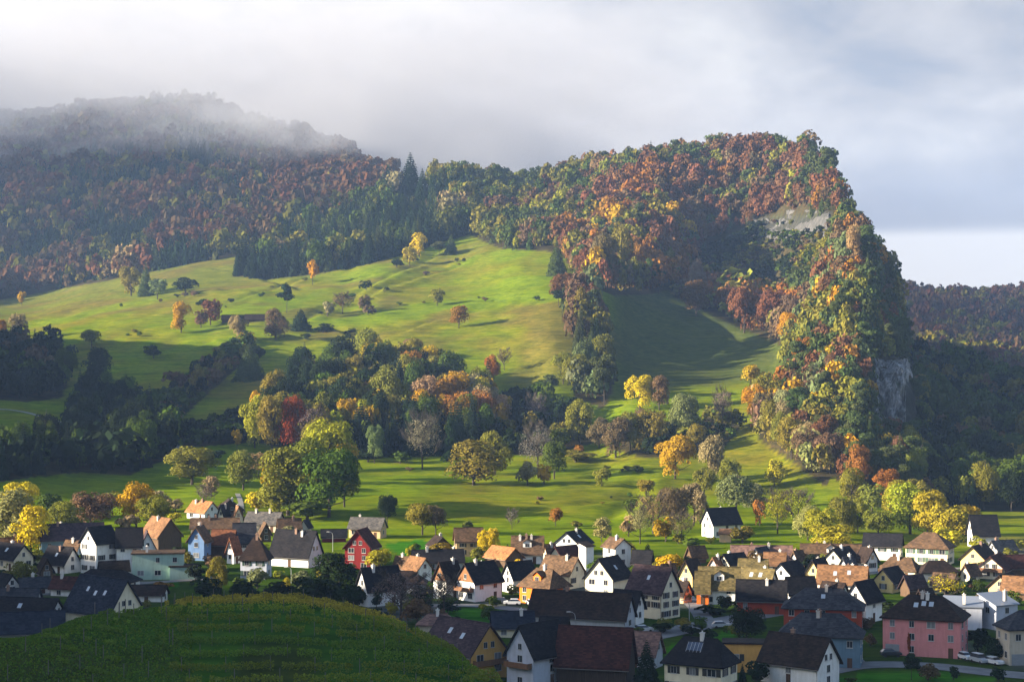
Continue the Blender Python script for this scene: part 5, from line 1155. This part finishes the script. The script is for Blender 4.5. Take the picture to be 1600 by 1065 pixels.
SPEC = {  # spacing m, (height range m), phrase
 'far_left': (9.5, (16, 25), None), 'plantation': (6.8, (18, 27), 'in the conifer wood left of the upper meadow'), 'green_ridge': (7.2, (14, 22), 'on the green wooded ridge left of the hilltop'),
 'orange_edge': (7.4, (16, 24), 'in the orange lower edge of the hilltop wood'), 'hilltop': (7.2, (14, 21), 'in the rust coloured wood on the hilltop'), 'scrub_slope': (5.0, (3, 8), 'on the shaded scrub slope under the pale rock ledge'),
 'row': (7.5, (14, 20), 'in the row above the shaded green bowl'), 'spur': (6.3, (10, 17), 'in the autumn wood on the cliff spur'), 'spur_foot': (5.5, (11, 17), 'along the lower left edge of the cliff spur wood'),
 'right_dark': (8.0, (12, 18), 'in the dark wood right of the cliff'), 'far_right': (13.0, (15, 22), None), 'band': (6.4, (14, 24), 'in the dark wood across the middle of the slope'),
 'rib': (6.5, (12, 20), 'in the tree rib between the meadow and the shaded bowl'), 'left_valley': (7.0, (11, 18), 'in the shaded left valley'), 'left_hedge': (5.5, (5, 11), 'in the hedge climbing the shaded left slope'),
 'slope_copse': (9.5, (8, 14), 'on the shaded slope right of the dark wood'), 'row_under': (6.5, (3, 8), 'among the tree row under the shaded bowl'), 'left_clump': (7.0, (11, 17), 'in the dark clump above the left farm lane'), 'left_top': (7.5, (10, 15), 'in the dark clump at the left edge of the slope'), 'hedge_low': (4.5, (4, 8), 'in the low hedge under the shaded slope'),
}
def scatter(nm):
    poly, ya, yb = WOODS[nm]; sp, hr, ph = SPEC[nm]
    p0 = max(min(p[0] for p in poly), -260); p1 = min(max(p[0] for p in poly), 1760)
    x0 = min((p0 - CX) / F * ya, (p0 - CX) / F * yb); x1 = max((p1 - CX) / F * ya, (p1 - CX) / F * yb)
    nx, ny = int((x1 - x0) / sp) + 1, int((yb - ya) / sp) + 1
    gx, gy = np.meshgrid(np.arange(nx), np.arange(ny)); rg = np.random.default_rng(abs(hash(nm)) % 1000 if 0 else sum(map(ord, nm)))
    x = x0 + (gx.ravel() + rg.uniform(-.42, .42, gx.size) + .5 * (gy.ravel() % 2)) * sp; y = ya + (gy.ravel() + rg.uniform(-.42, .42, gx.size)) * sp
    px = CX + F * x / y; ok = (px > p0) & (px < p1); x, y, px = x[ok], y[ok], px[ok]
    z = zt(px, y); py = HY + (CAM_Z - z) * F / y; ok = inpoly(px, py, poly) & ~inpoly(px, py, [(1370, 570), (1432, 570), (1434, 696), (1376, 698)]) & ~inpoly(px, py, [(1194, 368), (1236, 354), (1292, 346), (1296, 366)]); x, y, z, px, py = x[ok], y[ok], z[ok], px[ok], py[ok]
    ok = rg.random(len(x)) > .06; x, y, z, px, py = x[ok], y[ok], z[ok], px[ok], py[ok]
    ok = ~((np.abs(px - 645) < 27) & (py > 284) & (py < 334)); x, y, z, px, py = x[ok], y[ok], z[ok], px[ok], py[ok]
    pal = PAL[nm]; wts = np.array([p[2] for p in pal], float); wts /= wts.sum()
    # neighbouring trees tend to be of one kind
    fld = fbm(x / 55, y / 55, sum(map(ord, nm)), 3) * 2.2 + .5 + rg.normal(0, .13, len(x)); o = np.argsort(np.argsort(fld)) / max(1, len(x) - 1)
    ki = np.minimum(np.searchsorted(np.cumsum(wts), o), len(pal) - 1)
    h = rg.uniform(*hr, len(x)) * np.clip(1 + .22 * rg.normal(size=len(x)), .55, 1.5)
    if nm == 'far_left':
        for i in range(len(x)):
            if (px[i] > 425 and py[i] < 338 and rg.random() < .8) or (250 < px[i] < 430 and abs(py[i] - (392 - .14 * (px[i] - 250))) < 14 and rg.random() < .6): ki[i] = 4 if rg.random() < .75 else 3
    if nm in ('hilltop', 'spur'):
        dk = [i for i, p_ in enumerate(pal) if p_[1] == 'pine']  # on the spur these darker pines put the right side's shade into colour
        for i in range(len(x)):
            lim = 1250 + .12 * (py[i] - 240) if nm == 'hilltop' else 1346
            if px[i] > lim and rg.random() < .62: ki[i] = dk[rg.integers(len(dk))]
    # what lies well behind the crest line cannot be seen: first-hit test at the tree top
    return [(nm, x[i], y[i], z[i], max(2.5, h[i]), pal[ki[i]][0], pal[ki[i]][1], px[i], py[i]) for i in range(len(x))]
ALLT = []
for nm in WOODS: ALLT += scatter(nm)
def seen(px, Y, z):
    ys = np.arange(340, Y - 6, max(4.0, (Y - 340) / 260)); ray = CAM_Z + (z - CAM_Z) * ys / Y
    return bool(np.all(zt(np.full(len(ys), px), ys) < ray + .5))
cand = [t_ for t_ in ALLT if SPEC[t_[0]][2] and 0 < t_[7] < 1600]
cand.sort(key=lambda t_: -t_[4] / t_[2])
NB = sum(1 for _ in ()) ; quota = {'broad': 300 - NTREE['broad'], 'con': 230 - NTREE['con'], 'bush': 130 - NTREE['bush']}
single = set()
for t_ in cand:
    k = 'con' if t_[5] in ('spruce', 'pine') else 'bush' if t_[5] == 'bush' else 'broad'
    if quota[k] <= 0: continue
    if not seen(t_[7], t_[2], t_[3] + t_[4] * .8): continue
    quota[k] -= 1; single.add(id(t_))
    w_ = {'spruce': .36, 'pine': .66, 'tall': .70, 'bush': 1.15}[t_[5]] * t_[4] * trng.uniform(.85, 1.2)
    ph = SPEC[t_[0]][2]; kn = {'spruce': 'spruce', 'pine': 'pine', 'tall': 'broadleaf tree', 'bush': 'shrub'}[t_[5]]
    plant(t_[5], t_[1], t_[2], t_[3], t_[4], w_, t_[6], '%s %s %s' % (CW[t_[6]], kn, ph), '%s trees %s' % (CW[t_[6]], ph), None, 1.0 if t_[0] in ('hilltop', 'spur', 'orange_edge', 'row', 'spur_foot', 'band') else .8)  # dim puts weaker sunlight on the other woods into their leaf colour
# everything else of each wood is one mass
STUFFNAME = {'far_left': 'hillside_forest', 'far_right': 'valley_forest', 'right_dark': 'dark_forest', 'hilltop': 'hilltop_forest', 'spur': 'cliff_forest'}
STUFFLAB = {'far_left': 'misty autumn forest covering the far left mountain', 'far_right': 'dim reddish forest on the far right hill behind the cliff', 'hilltop': 'rust red and green wood on the hilltop above the rock ledge',
 'spur': 'orange and green wood clinging to the cliff spur', 'plantation': 'dense dark conifer wood left of the upper meadow', 'green_ridge': 'green wooded ridge left of the hilltop'}
LOW = {'spruce': [crown_conifer(50 + i, 170, .074) for i in range(5)], 'tall': [crown_broad(60 + i, 270, .064, tf=.0, ncl=13, clr=(.22, .34)) for i in range(6)],
       'pine': [crown_pine(70 + i, 200, .066) for i in range(4)], 'bush': [crown_broad(80 + i, 90, .115, tf=0, ncl=8, clr=(.22, .34)) for i in range(4)]}
LOWF = {'spruce': [crown_conifer(50 + i, 56, .125) for i in range(5)], 'tall': [crown_broad(60 + i, 64, .125, tf=.06, ncl=8, clr=(.22, .34)) for i in range(6)]}
for nm in WOODS:
    rest = [t_ for t_ in ALLT if t_[0] == nm and id(t_) not in single]
    if not rest: continue
    far = nm in ('far_left', 'far_right'); rg = np.random.default_rng(len(rest)); qs, vs_, ts = [], [], []
    for (_, x, y, z, h, kd, cl, px, py) in rest:
        lib = LOWF if far else LOW
        q, va = lib[kd][rg.integers(len(lib[kd]))]; a = rg.uniform(0, 6.28); ca, sa = math.cos(a), math.sin(a)
        w_ = {'spruce': .38, 'pine': .70, 'tall': .66, 'bush': 1.15}[kd] * h * rg.uniform(.8, 1.25)
        Q = np.empty_like(q); Q[..., 0] = (q[..., 0] * ca - q[..., 1] * sa) * w_ + x; Q[..., 1] = (q[..., 0] * sa + q[..., 1] * ca) * w_ + y; Q[..., 2] = q[..., 2] * h + z - .2
        qs.append(Q.astype(np.float32)); vs_.append(np.repeat(va, 4))
        c = np.array(C_[cl]) * (1.0 if nm in ('hilltop', 'spur', 'orange_edge', 'row', 'spur_foot') else .8) * rg.uniform(.8, 1.2) * rg.uniform(.9, 1.1, 3); ts.append(np.broadcast_to(np.append(c, 1), (len(q) * 4, 4)))  # same dimming: weaker sun put into the tint, sunlit woods left bright
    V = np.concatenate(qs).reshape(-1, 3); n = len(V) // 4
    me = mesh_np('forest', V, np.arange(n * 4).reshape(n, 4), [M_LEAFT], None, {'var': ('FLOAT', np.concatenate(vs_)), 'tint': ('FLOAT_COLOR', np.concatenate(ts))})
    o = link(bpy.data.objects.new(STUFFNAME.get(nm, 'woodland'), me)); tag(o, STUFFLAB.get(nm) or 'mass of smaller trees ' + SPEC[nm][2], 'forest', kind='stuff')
    print('wood', nm, len(rest), n)
print('individual', NTREE)
# ------------------------------------------------------------------ vineyard
def vrow(Y, seed):
    rd = np.random.default_rng(seed)
    segs = [(-120, 205)] if Y > 246 else []
    x0, x1 = (268 - CX) / F * Y, (775 - CX) / F * Y
    return x0, x1
VG = 'rows of vines on the dark foreground hill'
vcol = {'low': (.080, .140, .012), 'top': (.20, .165, .020), 'mid': (.115, .15, .014)}
_post = MB(); _post.box(-.035, .035, -.035, .035, -.3, 1.75); POST = _post.mesh('post', [M_POST])
nrow = 0
Yv = 210.0
while Yv < 266:
    for (pa, pb) in ((262, 790), (60, 215)):
        if pa == 60 and (Yv > 236): pa = 150
        rd = np.random.default_rng(int(Yv * 10) + pa); x0, x1 = (pa + (rd.uniform(-14, 22) if pa == 262 else rd.uniform(-30, 30)) - CX) / F * Yv, (pb + (rd.uniform(-20, 14) if pb == 215 else 0) - CX) / F * Yv
        # rows follow the contour a little
        n = int((x1 - x0) * 80); x = rd.uniform(x0, x1, n); y = Yv + 2.2 * np.sin(x / 17.0 + .8) - .06 * (x + 20) + rd.normal(0, .2, n)
        gap = vnoise(x / 1.3, np.full(n, Yv), 5) > (.22 if pa == 262 else .5); x, y = x[gap], y[gap]; n = len(x)
        g = np.array(zt(CX + F * x / y, y)); big = np.clip((CX + F * x / y - 420) / 150, 0, 1) * (1 if Yv < 232 else .3); hh = (.8 if pa == 262 else .4) + .45 * big + .45 * vnoise(x / .9, y * 0 + Yv, 8)
        z = g + .2 + (hh - .2) * rd.beta(1.5, 1.1, n)
        q = quads_at(np.stack([x, y, z], 1), np.stack([rd.normal(0, .4, n), np.full(n, -.7), np.full(n, .5)], 1), .105, rd, 1.0, .6)
        rowv = trng.choice([1.0, 1.2, 1.4, 1.6]); root = empty('vine_row', (0, 0, 0)); k = 'top' if Yv > 247 else 'mid' if Yv > 236 else 'low'
        tag(root, {'top': 'yellowish autumn vine row near the crest of the foreground hill', 'mid': 'olive vine row on the upper half of the foreground hill', 'low': 'dark green vine row low on the foreground hill'}[k], 'vine row', VG)
        inst('foliage', crown_mesh('foliage', q, np.clip(rd.normal(.5, .25, n), 0, 1)), root, color=tuple(a * rowv for a in ((.115, .145, .014) if (pa == 262 and Yv < 226) else (.070, .120, .010) if pa != 262 else vcol[k])))
        xp = x0 + rd.uniform(0, 3)
        while xp < x1:
            yp = Yv + 2.2 * math.sin(xp / 17.0 + .8) - .06 * (xp + 20); inst('post', POST, root, (xp, yp, zw(xp, yp)), rd.uniform(0, 1), (1, 1, rd.uniform(.9, 1.1))); xp += 5.2
        nrow += 1
    Yv += 3.9
# the two short lengths of row at left share the same hill; single posts stand in the open grass
for i, (px, Y) in enumerate(((150, 226), (168, 236), (186, 240), (196, 244), (252, 247), (222, 226), (232, 222), (270, 232), (246, 214), (262, 212), (40, 222), (12, 214))):
    x = (px - CX) / F * Y; o = inst('vineyard_post', POST, None, (x, Y, zw(x, Y)), .3 * i, (1.1, 1.1, 1.15)); tag(o, 'weathered post standing in the open grass of the vineyard', 'post', 'single posts in the grass of the foreground hill')
# grass tufts on the open foreground slope
rg = np.random.default_rng(3); n = 26000
px = rg.uniform(-40, 300, n); Y = rg.uniform(196, 252, n); x = (px - CX) / F * Y; z = zt(px, Y)
q = quads_at(np.stack([x, Y, z + .09], 1), np.stack([rg.normal(0, .3, n), np.full(n, -1.0), np.full(n, .3)], 1), .13, rg, .8, .3)
tint = np.array((.050, .105, .008)) * rg.uniform(.6, 1.4, (n, 1)) * np.where(rg.random((n, 1)) < .2, np.array([[1.5, 1.05, .9]]), 1.0)
me = mesh_np('grass', q.reshape(-1, 3), np.arange(n * 4).reshape(n, 4), [M_LEAFT], None, {'var': ('FLOAT', np.repeat(rg.random(n), 4)), 'tint': ('FLOAT_COLOR', np.repeat(np.concatenate([tint, np.ones((n, 1))], 1), 4, 0))})
tag(link(bpy.data.objects.new('grass', me)), 'short rough grass on the left of the foreground hill', 'grass', kind='stuff')
T('bush', 470, 1095, 1032, 100, 'olive', 'yellowish shrub at the bottom edge in front of the vineyard', ymin=195) if hit(470, 1095, 195) else None

# small shrubs dotted along the banks of the meadow
for k_ in (0, 1, 2, 3, 5, 6, 7, 9, 12, 14, 15):
    pts_ = BANKS[k_][0]
    for q_ in range(7):
        i_ = trng.randrange(len(pts_) - 1); f_ = trng.random(); a_ = pts_[i_][0] * (1 - f_) + pts_[i_ + 1][0] * f_; b_ = pts_[i_][1] * (1 - f_) + pts_[i_ + 1][1] * f_ + trng.uniform(-4, 4); h_ = trng.uniform(4, 10)
        if 0 < a_ < 1000: T('bush', a_, b_, b_ - h_, h_ * trng.uniform(1.0, 2.2), trng.choice(['dark', 'green', 'olive', 'brown']), 'small low shrub on a bank of the open hillside meadow', 'small shrubs along the meadow banks', 640)
# ------------------------------------------------------------------ cars
def car(px, py, heading, col, label, van=False):
    Y = hit(px, py); x = (px - CX) / F * Y; z = zw(x, Y) + .16
    root = empty('parked_car', (x, Y, z), R(heading)); tag(root, label, 'car')
    L, W = (4.3, 1.75); hb, hr = (.95, 1.48) if not van else (1.05, 1.85)
    prof = [(-L / 2, .25), (L / 2, .25), (L / 2 + .03, .62), (L / 2 - .12, .8), (L / 2 - 1.05, hb), (-L / 2 + .12, hb), (-L / 2, .75)]
    b = MB()
    for sg in (-1, 1):
        pts = [(u, sg * W / 2, v) for u, v in prof]; b.poly(pts if sg < 0 else list(reversed(pts)))
    for i in range(len(prof)):
        (u0, v0), (u1, v1) = prof[i], prof[(i + 1) % len(prof)]; b.poly([(u0, W / 2, v0), (u1, W / 2, v1), (u1, -W / 2, v1), (u0, -W / 2, v0)])
    body = b.build('body', M_CAR, root, col)
    fr, rr = (.35, -1.75) if not van else (.7, -2.0)
    b = MB(); a = .12
    b.hexa([(-L / 2 + .15, -W / 2 + .05, hb), (L / 2 - 1.1, -W / 2 + .05, hb), (L / 2 - 1.1, W / 2 - .05, hb), (-L / 2 + .15, W / 2 - .05, hb), (rr + .25, -W / 2 + .22, hr - .06), (fr, -W / 2 + .22, hr - .06), (fr, W / 2 - .22, hr - .06), (rr + .25, W / 2 - .22, hr - .06)])
    b.build('window', M_GLASS, root)
    b = MB(); b.hexa([(rr + .2, -W / 2 + .2, hr - .07), (fr + .05, -W / 2 + .2, hr - .07), (fr + .05, W / 2 - .2, hr - .07), (rr + .2, W / 2 - .2, hr - .07), (rr + .35, -W / 2 + .3, hr), (fr - .1, -W / 2 + .3, hr), (fr - .1, W / 2 - .3, hr), (rr + .35, W / 2 - .3, hr)])
    b.build('roof', M_CAR, root, col)
    for sx in (1.35, -1.3):
        for sy in (-1, 1):
            b = MB(); b.tube([(sx, sy * (W / 2 - .2), .17), (sx, sy * (W / 2 + .01), .17)], .32, 14); b.build('wheel', M_RUBBER, root)
    for sy in (-1, 1):
        b = MB(); b.box(L / 2 - .1, L / 2 + .04, sy * .62 - .2, sy * .62 + .2, .6, .75); b.build('headlight', M_SKY, root)
    return root
WH, SV, DK = (.6, .6, .61), (.35, .37, .4), (.03, .035, .045)
car(800, 945, 178, WH, 'white car parked below the wood gabled white house')
car(779, 944, 176, DK, 'dark car left of the white car below the wood gabled house')
car(829, 946, 100, WH, 'white car nosed against the bright orange house')
car(1006, 987, 12, WH, 'white car beside the pale grey barn gable')
car(1127, 981, 5, SV, 'silver car parked on the road before the house with brown balconies')
car(1508, 1032, -70, WH, 'leftmost of three pale cars parked right of the pink house')
car(1530, 1036, -66, SV, 'tall silver van, middle of three cars parked right of the pink house', van=True)
car(1553, 1040, -62, WH, 'white hatchback, rightmost of three cars parked right of the pink house')
car(1392, 1026, 2, DK, 'dark car in front of the left part of the pink house')
# ------------------------------------------------------------------ street lamps
def lamp(px, base, top, label, arm=-1):
    Y = hit(px, base); x = (px - CX) / F * Y; z = zw(x, Y); h = (base - top) * Y / F
    root = empty('street_lamp', (x, Y, z)); tag(root, label, 'street lamp')
    b = MB(); b.tube([(0, 0, -.3), (0, 0, h * .8), (arm * .15, 0, h * .93), (arm * .7, 0, h), (arm * 1.5, 0, h + .05)], [.11, .08, .07, .06, .05], 8); b.build('pole', M_STEEL, root)
    b = MB(); b.hexa([(arm * 1.5 - .5, -.16, h - .03), (arm * 1.5 + .5, -.16, h - .03), (arm * 1.5 + .5, .16, h - .03), (arm * 1.5 - .5, .16, h - .03), (arm * 1.5 - .4, -.1, h + .16), (arm * 1.5 + .4, -.1, h + .16), (arm * 1.5 + .4, .1, h + .16), (arm * 1.5 - .4, .1, h + .16)])
    b.build('lamp_head', M_FRAME, root)
lamp(899, 1000, 956, 'curved grey street lamp beside the very long barn')
lamp(1077, 975, 938, 'straight street lamp right of the three storey house')
lamp(520, 862, 831, 'thin street lamp beside the low dark red sheds')
lamp(455, 912, 886, 'thin pole lamp under the black barn house')
lamp(941, 1064, 1038, 'pale pole in front of the old red barn')
lamp(976, 1070, 1000, 'grey street lamp behind the black pointed spruce') if 0 else None

# ------------------------------------------------------------------ air
HAZE = True
if HAZE:
    M_HAZE, t = new_mat('haze_air'); pv = t.n('VolumePrincipled'); pv.inputs['Color'].default_value = (.38, .58, 1.0, 1); pv.inputs['Density'].default_value = 5.2e-5; pv.inputs['Anisotropy'].default_value = .15
    o_ = t.n('OutputMaterial'); t.l(pv.outputs[0], o_.inputs['Volume'])
    b = MB(); b.box(-3600, 4600, -80, 7100, -12, 640); hz = b.build('haze', M_HAZE); tag(hz, kind='stuff')
def fog(name, label, x0, x1, y0, y1, z0, z1, zr0, zr1, dmax, seed):
    m, t = new_mat(name); geo = t.n('NewGeometry'); sp = t.n('SeparateXYZ'); t.l(geo.outputs['Position'], sp.inputs[0]); pos = geo.outputs['Position']
    n1 = t.noise(t.mapv(pos, (.0042, .0042, .0085), (seed, 0, 0)), 1.0, 5, .55, .5)
    zz = t.math('ADD', sp.outputs[2], t.math('MULTIPLY', t.math('SUBTRACT', n1, .5), 640))
    up = t.rng(zz, zr0, zr1, 0, 1, True); dn = t.rng(sp.outputs[2], z1 - 190, z1 - 5, 1, 0, True)
    sl = t.rng(sp.outputs[0], x0, x0 + 200, 0, 1, True); sr = t.rng(sp.outputs[0], x1 - 800, x1, 1, 0, True); sf = t.rng(sp.outputs[1], y0, y0 + 260, 0, 1, True)
    d = t.math('MULTIPLY', t.math('MULTIPLY', up, dn), t.math('MULTIPLY', t.math('MULTIPLY', sl, sr), sf)); n2 = t.noise(t.mapv(pos, (.011, .011, .02), (0, seed, 0)), 1.0, 3, .6, .4); d = t.math('MULTIPLY', t.math('MULTIPLY', d, t.rng(n2, .36, .62, .12, 1.25)), dmax)
    pv = t.n('VolumePrincipled'); pv.inputs['Color'].default_value = (.59, .60, .645, 1); pv.inputs['Anisotropy'].default_value = .1; t.l(d, pv.inputs['Density'])
    o_ = t.n('OutputMaterial'); t.l(pv.outputs[0], o_.inputs['Volume'])
    b = MB(); b.box(x0, x1, y0, y1, z0, z1); o = b.build(name, m); tag(o, label, 'fog', kind='stuff'); return o
FOG = True
if FOG:
    fog('fog_bank', 'low cloud bank wrapping the top of the far left mountain', -2400, 420, 2300, 4300, 220, 640, 312, 440, .0080, 3.1)
    fog('fog_bank', 'grey cloud bank hiding the mountain behind the saddle', -500, 900, 3300, 6200, 300, 640, 400, 560, .0022, 8.4)
# unseen clouds added off to the left, high above the haze, to shade the far left mountain
def cloud(x, y, z, sx, sy, sz, seed):
    u, v = np.meshgrid(np.linspace(0, 2 * np.pi, 40, endpoint=False), np.linspace(.04, np.pi - .04, 20)); u, v = u.ravel(), v.ravel()
    d = np.stack([np.cos(u) * np.sin(v), np.sin(u) * np.sin(v), np.cos(v)], 1); r = 1 + .9 * fbm(u * 1.6 - np.where(u > np.pi, 2 * np.pi * 1.6, 0) * 0, v * 2.6, seed, 3) * np.sin(v)
    k = np.arange(40); F_ = np.concatenate([np.stack([i * 40 + k, i * 40 + (k + 1) % 40, (i + 1) * 40 + (k + 1) % 40, (i + 1) * 40 + k], 1) for i in range(19)])
    caps = [F_[:, ::-1], np.array([list(range(40))]), np.array([list(range(799, 759, -1))])]
    o = link(bpy.data.objects.new('cloud', mesh_np('cloud', d * r[:, None] * np.array([sx, sy, sz]), caps, [M_CLOUD], smooth=True))); o.location = (x, y, z); tag(o, kind='stuff')
M_CLOUD, t = new_mat('shade_cloud_vapour'); pv = t.n('VolumePrincipled'); pv.inputs['Color'].default_value = (.98, .98, 1, 1); pv.inputs['Density'].default_value = .0022; o_ = t.n('OutputMaterial'); t.l(pv.outputs[0], o_.inputs['Volume'])
for c_ in ((-2350, 2750, 735, 520, 640, 70, 1), (-2100, 1950, 730, 380, 330, 66, 2), (-2800, 2200, 745, 450, 480, 75, 3), (-1900, 2420, 725, 330, 300, 60, 4)): cloud(*c_)
cy.volume_step_rate = 6.0; cy.volume_max_steps = 48
